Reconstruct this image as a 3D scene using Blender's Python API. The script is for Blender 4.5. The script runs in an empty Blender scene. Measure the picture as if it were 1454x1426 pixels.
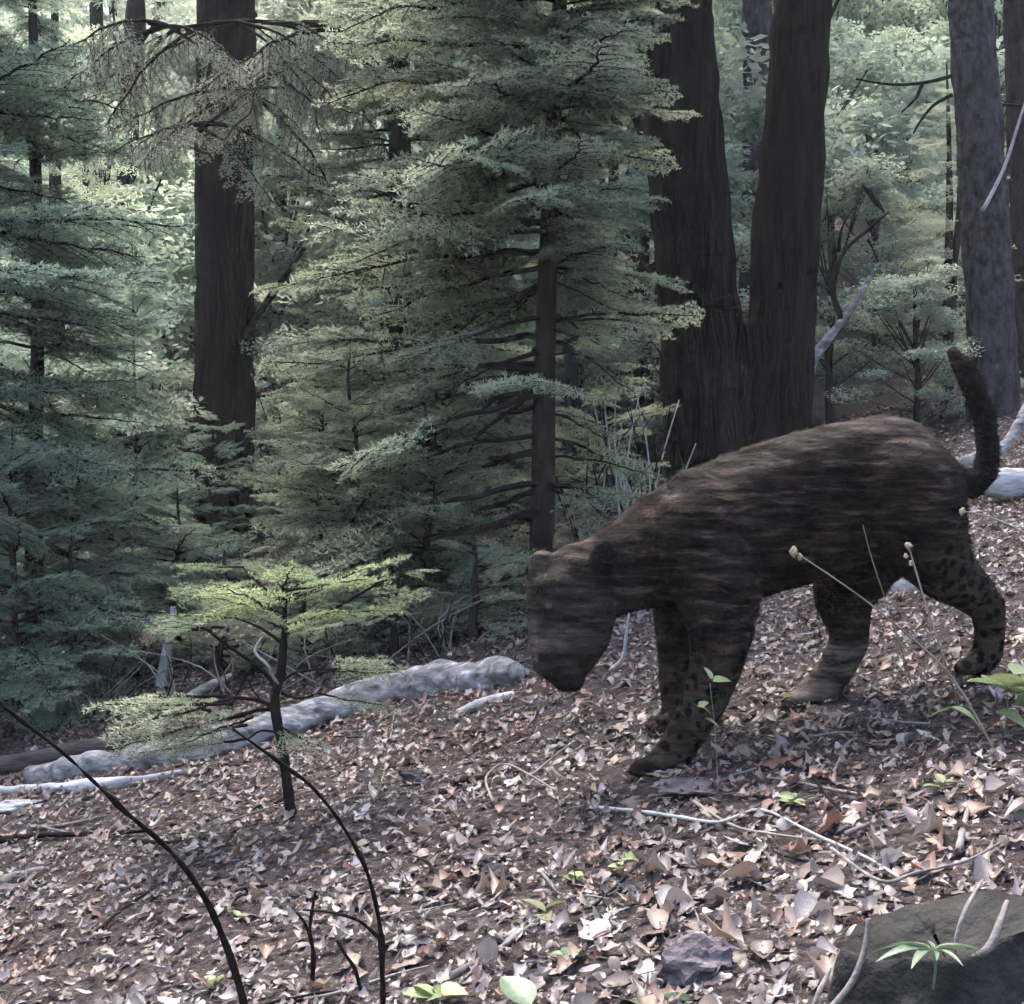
import bpy, bmesh, math, random
import numpy as np
from mathutils import Vector, Matrix, Euler

# ------------------------------------------------------------------ camera, light, exposure
S = bpy.context.scene
C = S.collection
CZ = 1.18                                   # camera height above the slope, metres
FOC = 2000.0                                # focal length in photograph pixels
cam = bpy.data.cameras.new('trail_camera')
cam.sensor_fit = 'HORIZONTAL'
cam.sensor_width = 36.0
cam.lens = FOC / 1454 * 36.0
cam.clip_start = 0.05
cam.clip_end = 400
camo = bpy.data.objects.new('trail_camera', cam)
C.objects.link(camo)
camo.location = (0, 0, CZ)
camo.rotation_euler = (math.radians(90), 0, 0)
S.camera = camo

SUN_EL, SUN_AZ = 62.0, -18.0                # azimuth measured from +Y towards +X
w = bpy.data.worlds.new('World')
S.world = w
w.use_nodes = True
nt = w.node_tree
sky = nt.nodes.new('ShaderNodeTexSky')
sky.sky_type = 'NISHITA'
sky.sun_disc = False
sky.sun_elevation = math.radians(SUN_EL)
sky.sun_rotation = math.radians(SUN_AZ)
sky.dust_density = 5.0
sky.air_density = 1.0
sky.ozone_density = 1.0
nt.links.new(sky.outputs[0], nt.nodes['Background'].inputs[0])
nt.nodes['Background'].inputs[1].default_value = 0.15
sun = bpy.data.lights.new('sun', 'SUN')
sun.energy = 1.5
sun.angle = math.radians(30)
sun.color = (1.0, 0.96, 0.9)
suno = bpy.data.objects.new('sun', sun)
C.objects.link(suno)
e, a = math.radians(SUN_EL), math.radians(SUN_AZ)
sd = Vector((math.cos(e) * math.sin(a), math.cos(e) * math.cos(a), math.sin(e)))
suno.rotation_euler = sd.to_track_quat('Z', 'Y').to_euler()
suno.location = (0, 0, 30)
S.view_settings.view_transform = 'Standard'
S.view_settings.look = 'None'
S.view_settings.exposure = 2.4
S.view_settings.gamma = 1.0
S.view_settings.use_curve_mapping = False
S.cycles.max_bounces = 4
S.cycles.diffuse_bounces = 3
S.cycles.glossy_bounces = 2
S.cycles.transmission_bounces = 2
S.cycles.transparent_max_bounces = 4
S.cycles.use_denoising = True
S.cycles.use_adaptive_sampling = True
S.cycles.adaptive_threshold = 0.035
S.cycles.adaptive_min_samples = 16

random.seed(7)
rng = np.random.default_rng(11)
PI = math.pi

# ------------------------------------------------------------------ helpers
def P(px, py, D):
    """photograph pixel + distance along the view axis -> world point"""
    return Vector(((px - 727) / FOC * D, D, CZ + (713 - py) / FOC * D))

def _h(ix, iy, iz):
    n = (ix * 374761393 + iy * 668265263 + iz * 2147483647 + 1274126177) & 0xffffffff
    n = ((n ^ (n >> 13)) * 1274126177) & 0xffffffff
    return ((n ^ (n >> 16)) & 0xffff) / 65535.0

def vnoise(p):
    """value noise, p (n,3) -> -1..1"""
    p = np.asarray(p, float)
    i = np.floor(p).astype(np.int64)
    f = p - i
    f = f * f * (3 - 2 * f)
    r = 0
    for dx in (0, 1):
        for dy in (0, 1):
            for dz in (0, 1):
                wgt = (f[:, 0] if dx else 1 - f[:, 0]) * (f[:, 1] if dy else 1 - f[:, 1]) * (f[:, 2] if dz else 1 - f[:, 2])
                r = r + wgt * _h(i[:, 0] + dx, i[:, 1] + dy, i[:, 2] + dz)
    return r * 2 - 1

def G(x, y):
    """height of the forest floor"""
    x = np.asarray(x, float); y = np.asarray(y, float)
    xx = np.where(x > 4, 4 + (x - 4) * .6, x)
    xx = np.where(xx < -4, -4 + (xx + 4) * .5, xx)
    z = .2287 * xx + .113 * np.maximum(y, -2)
    far = np.maximum(0, y - 11)
    z = z + .37 * far * (far / (far + 3))
    q = np.stack([np.ravel(x), np.ravel(y), np.zeros(np.size(x))], 1)
    n = (.030 * vnoise(q * 1.7 + 3.1) + .014 * vnoise(q * 5.3 + 9.7)).reshape(np.shape(x))
    return z + n

def g(x, y):
    return float(G(np.array([x]), np.array([y]))[0])

def hit(px, py, lift=0.0):
    """where the line of sight through a pixel meets the floor"""
    D = np.arange(1.2, 45, .02)
    xs = (px - 727) / FOC * D
    zs = CZ + (713 - py) / FOC * D
    d = zs - lift - G(xs, D)
    k = np.argmax(d < 0)
    return P(px, py, float(D[k]))

def setp(o, label=None, cat=None, group=None, kind=None):
    if label: o['label'] = label
    if cat: o['category'] = cat
    if group: o['group'] = group
    if kind: o['kind'] = kind
    return o

def mesh(name, V, F, mats, midx=None, smooth=True, col=None):
    """numpy / list data -> mesh datablock; F is (n,3), (n,4) or a list"""
    me = bpy.data.meshes.new(name)
    if isinstance(F, np.ndarray):
        V = np.asarray(V, np.float32)
        k = F.shape[1]
        me.vertices.add(len(V)); me.vertices.foreach_set('co', V.ravel())
        me.loops.add(F.size); me.loops.foreach_set('vertex_index', F.astype(np.int32).ravel())
        me.polygons.add(len(F))
        me.polygons.foreach_set('loop_start', np.arange(0, F.size, k, dtype=np.int32))
        me.polygons.foreach_set('loop_total', np.full(len(F), k, np.int32))
        me.update(calc_edges=True)
    else:
        me.from_pydata([tuple(v) for v in V], [], F)
    for m in (mats if isinstance(mats, (list, tuple)) else [mats]):
        me.materials.append(m)
    if midx is not None:
        me.polygons.foreach_set('material_index', np.asarray(midx, np.int32))
    me.polygons.foreach_set('use_smooth', np.full(len(me.polygons), smooth))
    if col is not None:
        at = me.color_attributes.new('tint', 'FLOAT_COLOR', 'POINT')
        c4 = np.ones((len(me.vertices), 4), np.float32); c4[:, :3] = col
        at.data.foreach_set('color', c4.ravel())
    me.validate()
    me.update()
    return me

def obj(name, me, parent=None, loc=None, rot=None, scale=None):
    o = bpy.data.objects.new(name, me)
    C.objects.link(o)
    if parent is not None: o.parent = parent
    if loc is not None: o.location = loc
    if rot is not None: o.rotation_euler = rot
    if scale is not None: o.scale = scale if hasattr(scale, '__len__') else (scale,) * 3
    return o

def empty(name, loc, label, cat, group=None):
    o = obj(name, None, loc=loc)
    o.empty_display_size = .1
    return setp(o, label, cat, group)

def tube(pts, rad, seg=8, sub=1, rough=0.0, nscale=8.0, ridge=0.0, seed=0.0, cap=True, squash=1.0):
    """swept tube through pts with radii; returns V (n,3), F quads list as array (caps are degenerate-free fans of quads)"""
    pts = np.array([list(p) for p in pts], float)
    rad = np.array(rad, float) if hasattr(rad, '__len__') else np.full(len(pts), float(rad))
    if sub > 1:                                            # catmull-rom resample
        n = len(pts)
        t = np.linspace(0, n - 1, (n - 1) * sub + 1)
        i = np.clip(np.floor(t).astype(int), 0, n - 2); f = (t - i)[:, None]
        p0 = pts[np.clip(i - 1, 0, n - 1)]; p1 = pts[i]; p2 = pts[i + 1]; p3 = pts[np.clip(i + 2, 0, n - 1)]
        P2 = .5 * (2 * p1 + (p2 - p0) * f + (2 * p0 - 5 * p1 + 4 * p2 - p3) * f ** 2 + (3 * p1 - p0 - 3 * p2 + p3) * f ** 3)
        rad = rad[i] * (1 - f[:, 0]) + rad[i + 1] * f[:, 0]
        pts = P2
    n = len(pts)
    tan = np.gradient(pts, axis=0)
    tan /= np.linalg.norm(tan, axis=1)[:, None] + 1e-9
    ref = np.array([0.0, 1.0, 0.0]) if abs(tan[0][1]) < .8 else np.array([1.0, 0, 0])
    u = np.zeros_like(pts); v = np.zeros_like(pts)
    for k in range(n):
        ref = ref - tan[k] * ref.dot(tan[k]); ref /= np.linalg.norm(ref) + 1e-9
        u[k] = ref; v[k] = np.cross(tan[k], ref)
    an = np.arange(seg) / seg * 2 * PI
    ca, sa = np.cos(an), np.sin(an)
    R = np.repeat(rad[:, None], seg, 1)
    base = pts[:, None, :] + R[..., None] * (ca[None, :, None] * u[:, None, :] + squash * sa[None, :, None] * v[:, None, :])
    if rough or ridge:
        q = base.reshape(-1, 3) + seed
        d = np.zeros(len(q))
        if rough: d += rough * (vnoise(q * nscale) + .5 * vnoise(q * nscale * 2.3))
        if ridge:
            L = np.concatenate([[0], np.cumsum(np.linalg.norm(np.diff(pts, axis=0), axis=1))])
            circ = R[..., None] * np.stack([ca, sa, sa * 0], 1)[None]
            q2 = (circ * np.array([1, 1, 0]) + np.stack([0 * L, 0 * L, L], 1)[:, None, :] * .16).reshape(-1, 3) + seed
            rr = 1 - np.abs(vnoise(q2 * 26)) * 1.6
            rr2 = 1 - np.abs(vnoise(q2 * 51 + 7)) * 1.5
            d += ridge * (rr + .45 * rr2 - .5)
        nrm = (base - pts[:, None, :]).reshape(-1, 3)
        nrm /= np.linalg.norm(nrm, axis=1)[:, None] + 1e-9
        base = (base.reshape(-1, 3) + nrm * d[:, None]).reshape(n, seg, 3)
    V = base.reshape(-1, 3)
    k = np.arange(n - 1)[:, None] * seg; j = np.arange(seg)[None]; j2 = (j + 1) % seg
    F = np.stack([k + j, k + j2, k + seg + j2, k + seg + j], -1).reshape(-1, 4)
    F = [tuple(r) for r in F.tolist()]
    if cap:
        F.append(tuple(range(seg - 1, -1, -1)))
        F.append(tuple(range((n - 1) * seg, n * seg)))
    return V, F

def join(parts):
    V, F, o = [], [], 0
    for v, f in parts:
        V.append(np.asarray(v)); F += [tuple(i + o for i in t) for t in f]; o += len(v)
    return np.concatenate(V), F

# ------------------------------------------------------------------ materials
def mat(name, c1, c2=None, scale=6.0, rough=.85, bump=0.0, bscale=30.0, stretch=(1, 1, 1), spec=.3,
        c3=None, coords='Object', rnd=0.0, trans=0.0, detail=6.0, lo=.35, hi=.65):
    m = bpy.data.materials.new(name); m.use_nodes = True
    t = m.node_tree; N = t.nodes; L = t.links
    b = N['Principled BSDF']
    b.inputs['Roughness'].default_value = rough
    b.inputs['Specular IOR Level'].default_value = spec
    tc = N.new('ShaderNodeTexCoord'); mp = N.new('ShaderNodeMapping')
    mp.inputs['Scale'].default_value = stretch
    L.new(tc.outputs[coords], mp.inputs[0])
    nz = N.new('ShaderNodeTexNoise'); nz.inputs['Scale'].default_value = scale
    nz.inputs['Detail'].default_value = detail; nz.inputs['Roughness'].default_value = .62
    L.new(mp.outputs[0], nz.inputs['Vector'])
    cr = N.new('ShaderNodeValToRGB')
    cr.color_ramp.elements[0].position = lo; cr.color_ramp.elements[1].position = hi
    cr.color_ramp.elements[0].color = (*c1, 1); cr.color_ramp.elements[1].color = (*(c2 or c1), 1)
    if c3:
        el = cr.color_ramp.elements.new(min(.98, hi + .1)); el.color = (*c3, 1)
    L.new(nz.outputs[0], cr.inputs[0])
    out = cr.outputs[0]
    if rnd:
        oi = N.new('ShaderNodeObjectInfo'); hs = N.new('ShaderNodeHueSaturation')
        ma = N.new('ShaderNodeMapRange'); ma.inputs[3].default_value = 1 - rnd; ma.inputs[4].default_value = 1 + rnd
        L.new(oi.outputs['Random'], ma.inputs[0]); L.new(ma.outputs[0], hs.inputs['Value'])
        mh = N.new('ShaderNodeMath'); mh.operation = 'MULTIPLY_ADD'; mh.inputs[1].default_value = 7.31; mh.inputs[2].default_value = 0
        L.new(oi.outputs['Random'], mh.inputs[0])
        mf = N.new('ShaderNodeMath'); mf.operation = 'FRACT'; L.new(mh.outputs[0], mf.inputs[0])
        m3 = N.new('ShaderNodeMapRange'); m3.inputs[3].default_value = .5 - rnd * .08; m3.inputs[4].default_value = .5 + rnd * .08
        L.new(mf.outputs[0], m3.inputs[0]); L.new(m3.outputs[0], hs.inputs['Hue'])
        L.new(out, hs.inputs['Color']); out = hs.outputs[0]
    L.new(out, b.inputs['Base Color'])
    if bump:
        nb = N.new('ShaderNodeTexNoise'); nb.inputs['Scale'].default_value = bscale; nb.inputs['Detail'].default_value = 8
        L.new(mp.outputs[0], nb.inputs['Vector'])
        bp = N.new('ShaderNodeBump'); bp.inputs['Strength'].default_value = bump; bp.inputs['Distance'].default_value = .02
        L.new(nb.outputs[0], bp.inputs['Height']); L.new(bp.outputs[0], b.inputs['Normal'])
    if trans:
        tr = N.new('ShaderNodeBsdfTranslucent'); mx = N.new('ShaderNodeMixShader'); mx.inputs[0].default_value = trans
        L.new(out, tr.inputs[0]); L.new(b.outputs[0], mx.inputs[1]); L.new(tr.outputs[0], mx.inputs[2])
        L.new(mx.outputs[0], N['Material Output'].inputs[0])
    return m

def needle_mat(name, c1, c2, c3, rnd=.25):
    return mat(name, c1, c2, scale=2.2, rough=.55, spec=.35, c3=c3, rnd=rnd, trans=.58, detail=5, lo=.32, hi=.6)

M = {}
M['bark_dark'] = mat('dark_furrowed_bark', (.003, .0022, .002), (.0155, .011, .010), scale=16, stretch=(1, 1, .14), rough=.95, bump=1.0, bscale=34, lo=.4, hi=.62, spec=.03)
M['bark_grey'] = mat('grey_lichen_bark', (.020, .016, .018), (.075, .063, .070), scale=22, stretch=(1, 1, .5), rough=.95, bump=.8, bscale=30, c3=(.17, .175, .165), spec=.03, lo=.36, hi=.66)
M['bark_brown'] = mat('brown_bark', (.012, .009, .0082), (.038, .029, .027), scale=12, stretch=(1, 1, .4), rough=.95, bump=.7, bscale=40, spec=.03)
M['twig'] = mat('dark_twig_bark', (.007, .005, .005), (.022, .017, .016), scale=20, rough=.9, spec=.03)
M['dead_twig'] = mat('bleached_dead_twig', (.20, .19, .185), (.44, .42, .41), scale=12, rough=.9, spec=.1)
M['log'] = mat('weathered_log', (.075, .070, .070), (.24, .23, .235), scale=30, stretch=(.5, 1, 1), rough=.95, bump=1.0, bscale=24, c3=(.46, .46, .46), spec=.1, lo=.36, hi=.60)
M['log_dark'] = mat('rotten_log', (.012, .010, .009), (.07, .058, .055), scale=8, stretch=(.3, 1, 1), rough=.95, bump=1, bscale=24, spec=.1)
M['log_white'] = mat('bleached_log', (.18, .17, .175), (.40, .39, .40), scale=6, stretch=(.25, 1, 1), rough=.9, bump=.8, bscale=30, spec=.15)
M['needle'] = needle_mat('fir_needles', (.235, .275, .195), (.31, .355, .245), (.39, .425, .28))
M['needle_blue'] = needle_mat('blue_fir_needles', (.195, .270, .205), (.265, .350, .270), (.34, .425, .32))
M['needle_young'] = needle_mat('young_fir_needles', (.18, .23, .13), (.26, .33, .17), (.36, .42, .23), rnd=.2)
M['needle_dry'] = needle_mat('browning_needles', (.18, .195, .155), (.25, .265, .205), (.30, .26, .225))
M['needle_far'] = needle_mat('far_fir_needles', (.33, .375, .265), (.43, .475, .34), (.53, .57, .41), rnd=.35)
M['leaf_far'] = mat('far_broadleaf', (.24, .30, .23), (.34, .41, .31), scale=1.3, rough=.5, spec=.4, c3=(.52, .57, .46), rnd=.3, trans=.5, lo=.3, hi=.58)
M['herb'] = mat('herb_leaf', (.155, .195, .085), (.235, .275, .13), scale=10, rough=.5, spec=.4, rnd=.3, trans=.35)
M['herb_dark'] = mat('dark_herb_leaf', (.08, .13, .075), (.13, .19, .11), scale=10, rough=.45, spec=.5, rnd=.25, trans=.3)
M['grass'] = mat('dry_grass', (.13, .115, .09), (.24, .215, .18), scale=10, rough=.8, spec=.2, rnd=.2)
M['stone'] = mat('mauve_stone', (.055, .045, .052), (.14, .118, .13), scale=12, rough=.95, bump=1, bscale=25, spec=.1)
M['stone_dark'] = mat('dark_stone', (.015, .013, .015), (.05, .045, .05), scale=12, rough=.9, bump=1, bscale=25, spec=.2)
M['stump'] = mat('mossy_stump', (.016, .015, .0155), (.042, .042, .039), scale=7, rough=.95, bump=1, bscale=40, c3=(.06, .072, .048), spec=.05)
M['rootlet'] = mat('pale_root', (.09, .078, .075), (.20, .18, .172), scale=20, rough=.9, bump=.4, bscale=60, spec=.1)
M['seed'] = mat('dry_seed_head', (.16, .13, .08), (.30, .25, .17), scale=60, rough=.8, spec=.1)

def dry_leaf_mat():
    m = bpy.data.materials.new('dry_leaf'); m.use_nodes = True
    N = m.node_tree.nodes; L = m.node_tree.links; b = N['Principled BSDF']
    b.inputs['Roughness'].default_value = .48
    b.inputs['Specular IOR Level'].default_value = .45
    at = N.new('ShaderNodeAttribute'); at.attribute_name = 'tint'
    tc = N.new('ShaderNodeTexCoord'); nz = N.new('ShaderNodeTexNoise'); nz.inputs['Scale'].default_value = 45
    L.new(tc.outputs['Object'], nz.inputs['Vector'])
    mr = N.new('ShaderNodeMapRange'); mr.inputs[1].default_value = .3; mr.inputs[2].default_value = .7; mr.inputs[3].default_value = .7; mr.inputs[4].default_value = 1.25
    L.new(nz.outputs[0], mr.inputs[0])
    vm = N.new('ShaderNodeVectorMath'); vm.operation = 'SCALE'
    L.new(at.outputs['Color'], vm.inputs[0]); L.new(mr.outputs[0], vm.inputs['Scale'])
    L.new(vm.outputs[0], b.inputs['Base Color'])
    tr = N.new('ShaderNodeBsdfTranslucent'); mx = N.new('ShaderNodeMixShader'); mx.inputs[0].default_value = .2
    L.new(vm.outputs[0], tr.inputs[0]); L.new(b.outputs[0], mx.inputs[1]); L.new(tr.outputs[0], mx.inputs[2])
    L.new(mx.outputs[0], N['Material Output'].inputs[0])
    return m
M['dry_leaf'] = dry_leaf_mat()
M['soil'] = mat('forest_soil', (.010, .008, .0075), (.060, .047, .046), scale=38, rough=.95, bump=1.0, bscale=60, c3=(.14, .115, .11), spec=.1, lo=.3, hi=.62)

# ------------------------------------------------------------------ ground
def axis(lo, hi, n, c, s):
    t = np.linspace(-1, 1, n)
    q = np.sinh(t * s) / math.sinh(s)
    return np.where(q < 0, c + q * (c - lo), c + q * (hi - c))
gx = axis(-55, 55, 260, .3, 5.2)
gy = np.concatenate([np.linspace(-6, 1, 10)[:-1], np.linspace(1, 7, 190)[:-1], 7 + (np.linspace(0, 1, 110) ** 2.2) * 58])
XX, YY = np.meshgrid(gx, gy)
ZZ = G(XX, YY)
V = np.stack([XX, YY, ZZ], -1).reshape(-1, 3)
nx, ny = len(gx), len(gy)
k = (np.arange(ny - 1)[:, None] * nx + np.arange(nx - 1)[None]).ravel()
F = np.stack([k, k + 1, k + nx + 1, k + nx], 1)
ground = setp(obj('ground', mesh('ground', V, F, M['soil'])), 'sloping forest floor of brown soil under dead leaves', None, None, 'structure')

# ------------------------------------------------------------------ leaf litter
TINTS = np.array([[.20, .155, .145], [.15, .105, .095], [.26, .215, .205], [.12, .085, .08], [.24, .15, .11],
                  [.32, .28, .275], [.16, .07, .05], [.22, .11, .075], [.42, .385, .38], [.19, .165, .17], [.28, .20, .15], [.09, .06, .055]])
TINTS = TINTS * .72 + TINTS.mean(1, keepdims=True) * np.array([[.17, .16, .17]])
TINTS = TINTS * .80
TW = np.array([.15, .15, .11, .13, .09, .05, .08, .07, .025, .09, .06, .10]); TW = TW / TW.sum()

def leaf_shape(kind, n=8):
    """outline half widths along the blade for a fallen leaf; returns flat verts and quads (x along blade)"""
    u = np.linspace(0, 1, n)
    env = np.sin(PI * u ** .75) ** .8
    if kind == 0:    w_ = .36 * env
    elif kind == 1:  w_ = .40 * env * (.72 + .28 * np.cos(u * 4.6 * PI))        # lobed oak
    elif kind == 2:  w_ = .46 * env * (.70 + .30 * np.cos(u * 3.2 * PI + .8))
    else:            w_ = .16 * env
    V = []
    for uu, ww in zip(u, w_):
        V += [(uu - .5, -ww - .004, 0), (uu - .5, 0, 0), (uu - .5, ww + .004, 0)]
    F = []
    for i in range(n - 1):
        b = i * 3
        F += [(b, b + 3, b + 4, b + 1), (b + 1, b + 4, b + 5, b + 2)]
    return np.array(V, float), F

def curl(V, r, amt=1.0):
    V = V.copy()
    c1, c2, c3 = r.normal(0, .9 * amt), r.normal(.5, .8 * amt), r.normal(0, .5 * amt)
    x, y = V[:, 0].copy(), V[:, 1].copy()
    V[:, 2] = c1 * x * x + c2 * 1.3 * y * y + c2 * .35 * np.abs(y) + c3 * x * y + r.normal(0, .018, len(V)) * amt
    V[:, 0] = x * (1 - .18 * abs(c1))
    V[:, 1] = y * (1 - .25 * min(1, abs(c2)))
    return V

def scatter_pos(n, r):
    """positions on the floor inside (and around) the camera's view, denser near"""
    y = 1.7 + (r.random(n * 2) ** 1.5) * 9.5
    x = (r.random(n * 2) * 2 - 1) * (.40 * y + .85)
    keep = r.random(n * 2) < np.clip((.40 * y + .85) / 2.7, .3, 1)
    return x[keep][:n], y[keep][:n]

lr = np.random.default_rng(5)
protos = []
for kd in range(4):
    for j in range(6):
        v, f = leaf_shape(kd)
        protos.append((curl(v, lr), np.array(f)))
def litter(n, smin, smax, r, zlift):
    x, y = scatter_pos(n, r); n = len(x)
    z = G(x, y)
    pid = r.integers(0, len(protos), n)
    sz = smin + (smax - smin) * r.random(n) ** 1.6
    yaw = r.random(n) * 2 * PI
    tx, ty = r.normal(0, .32, n) - .11, r.normal(0, .32, n) + .0
    ti = r.choice(len(TINTS), n, p=TW)
    # patches of redder leaves
    patch = vnoise(np.stack([x * 1.6, y * 1.6, x * 0 + 4], 1))
    ti = np.where((patch > .25) & (r.random(n) < .45), r.choice([4, 6, 7, 10], n), ti)
    ti = np.where((patch < -.2) & (r.random(n) < .4), r.choice([0, 2, 9, 5], n), ti)
    tint = TINTS[ti] * (.75 + .5 * r.random((n, 1)))
    Vs, Fs, Cs, off = [], [], [], 0
    for pidx in range(len(protos)):
        s = np.where(pid == pidx)[0]
        if not len(s): continue
        pv, pf = protos[pidx]
        v = pv[None] * sz[s][:, None, None]
        c, sn = np.cos(yaw[s])[:, None], np.sin(yaw[s])[:, None]
        vx = v[..., 0] * c - v[..., 1] * sn
        vy = v[..., 0] * sn + v[..., 1] * c
        vz = v[..., 2] + vx * (.2287 + tx[s][:, None]) + vy * (.113 + ty[s][:, None])
        vv = np.stack([vx + x[s][:, None], vy + y[s][:, None], vz + z[s][:, None] + zlift(s, r)[:, None]], -1)
        m_ = len(pv)
        ff = pf[None] + (np.arange(len(s)) * m_)[:, None, None] + off
        Vs.append(vv.reshape(-1, 3)); Fs.append(ff.reshape(-1, 4)); Cs.append(np.repeat(tint[s], m_, 0)); off += len(s) * m_
    return np.concatenate(Vs), np.concatenate(Fs), np.concatenate(Cs)
v, f, c = litter(66000, .010, .050, lr, lambda s, r: .004 + r.random(len(s)) * .012)
setp(obj('leaf_litter', mesh('leaf_litter', v, f, M['dry_leaf'], smooth=True, col=c), ground), 'dead leaves carpeting the forest floor', None, None, 'stuff')

# crumbs, needles and small chips between the leaves
def debris(n, r):
    x, y = scatter_pos(n, r); n = len(x)
    z = G(x, y) + .006 + r.random(n) * .012
    L = .008 + .06 * r.random(n) ** 3.5
    wd = .0008 + .0024 * r.random(n) ** 2.5
    yaw = r.random(n) * PI
    dx, dy = np.cos(yaw), np.sin(yaw)
    d = np.stack([dx, dy, .2287 * dx + .113 * dy + r.normal(0, .12, n)], 1)
    s = np.stack([-dy, dx, -.2287 * dy + .113 * dx], 1)
    p = np.stack([x, y, z], 1)
    up = np.array([0, 0, 1.0])
    A = p - d * L[:, None] / 2; B = p + d * L[:, None] / 2
    w3 = wd[:, None]
    V = np.stack([A - s * w3, A + s * w3, A + up * w3, B - s * w3, B + s * w3, B + up * w3], 1)
    F = np.array([[0, 1, 4, 3], [1, 2, 5, 4], [2, 0, 3, 5]])[None] + (np.arange(n) * 6)[:, None, None]
    t = TINTS[r.choice(len(TINTS), n, p=TW)] * (.35 + .6 * r.random((n, 1)))
    return V.reshape(-1, 3), F.reshape(-1, 4), np.repeat(t, 6, 0)
v, f, c = debris(30000, lr)
setp(obj('twig_litter', mesh('twig_litter', v, f, M['dry_leaf'], smooth=False, col=c), ground), 'broken twigs and needles between the dead leaves', None, None, 'stuff')

# the largest fallen leaves, one object each
big = []
for i in range(14):
    vv, ff = leaf_shape(i % 3)
    vv = curl(vv, lr, .75)
    big.append(mesh('fallen_leaf', vv, ff, M['dry_leaf'], smooth=True, col=np.tile(TINTS[[0, 4, 7, 2, 10, 6, 5, 1, 4, 3, 2, 7, 10, 8][i]] * 1.05, (len(vv), 1))))
cnt = 0
while cnt < 290:
    y = 2.0 + 1.9 * random.random() ** 1.3
    x = random.uniform(-.38, .40) * y
    if random.random() > .35 + .65 * (x + .8) / 1.8: continue
    s = random.uniform(.042, .078) * (1.3 if x > .1 and y < 3 else 1)
    nrm = Vector((-.2287, -.113, 1)).normalized()
    q = nrm.to_track_quat('Z', 'Y') @ Euler((random.gauss(0, .3) , random.gauss(0, .3), 0)).to_quaternion() @ Euler((0, 0, random.uniform(0, 6.28))).to_quaternion()
    o = obj('fallen_leaf', random.choice(big), ground, (x, y, g(x, y) + .014), q.to_euler(), s)
    cnt += 1

# ------------------------------------------------------------------ fir boughs
def prism(p0, p1, r0, r1):
    d = np.array(p1) - np.array(p0); d /= np.linalg.norm(d) + 1e-9
    u = np.cross(d, [0, 0, 1.0]); u /= np.linalg.norm(u) + 1e-9
    v = np.cross(d, u)
    V = []
    for p, r in ((p0, r0), (p1, r1)):
        for an in (0, 2.094, 4.188):
            V.append(np.array(p) + r * (math.cos(an) * u + math.sin(an) * v))
    F = [(0, 1, 4, 3), (1, 2, 5, 4), (2, 0, 3, 5)]
    return V, F

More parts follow.
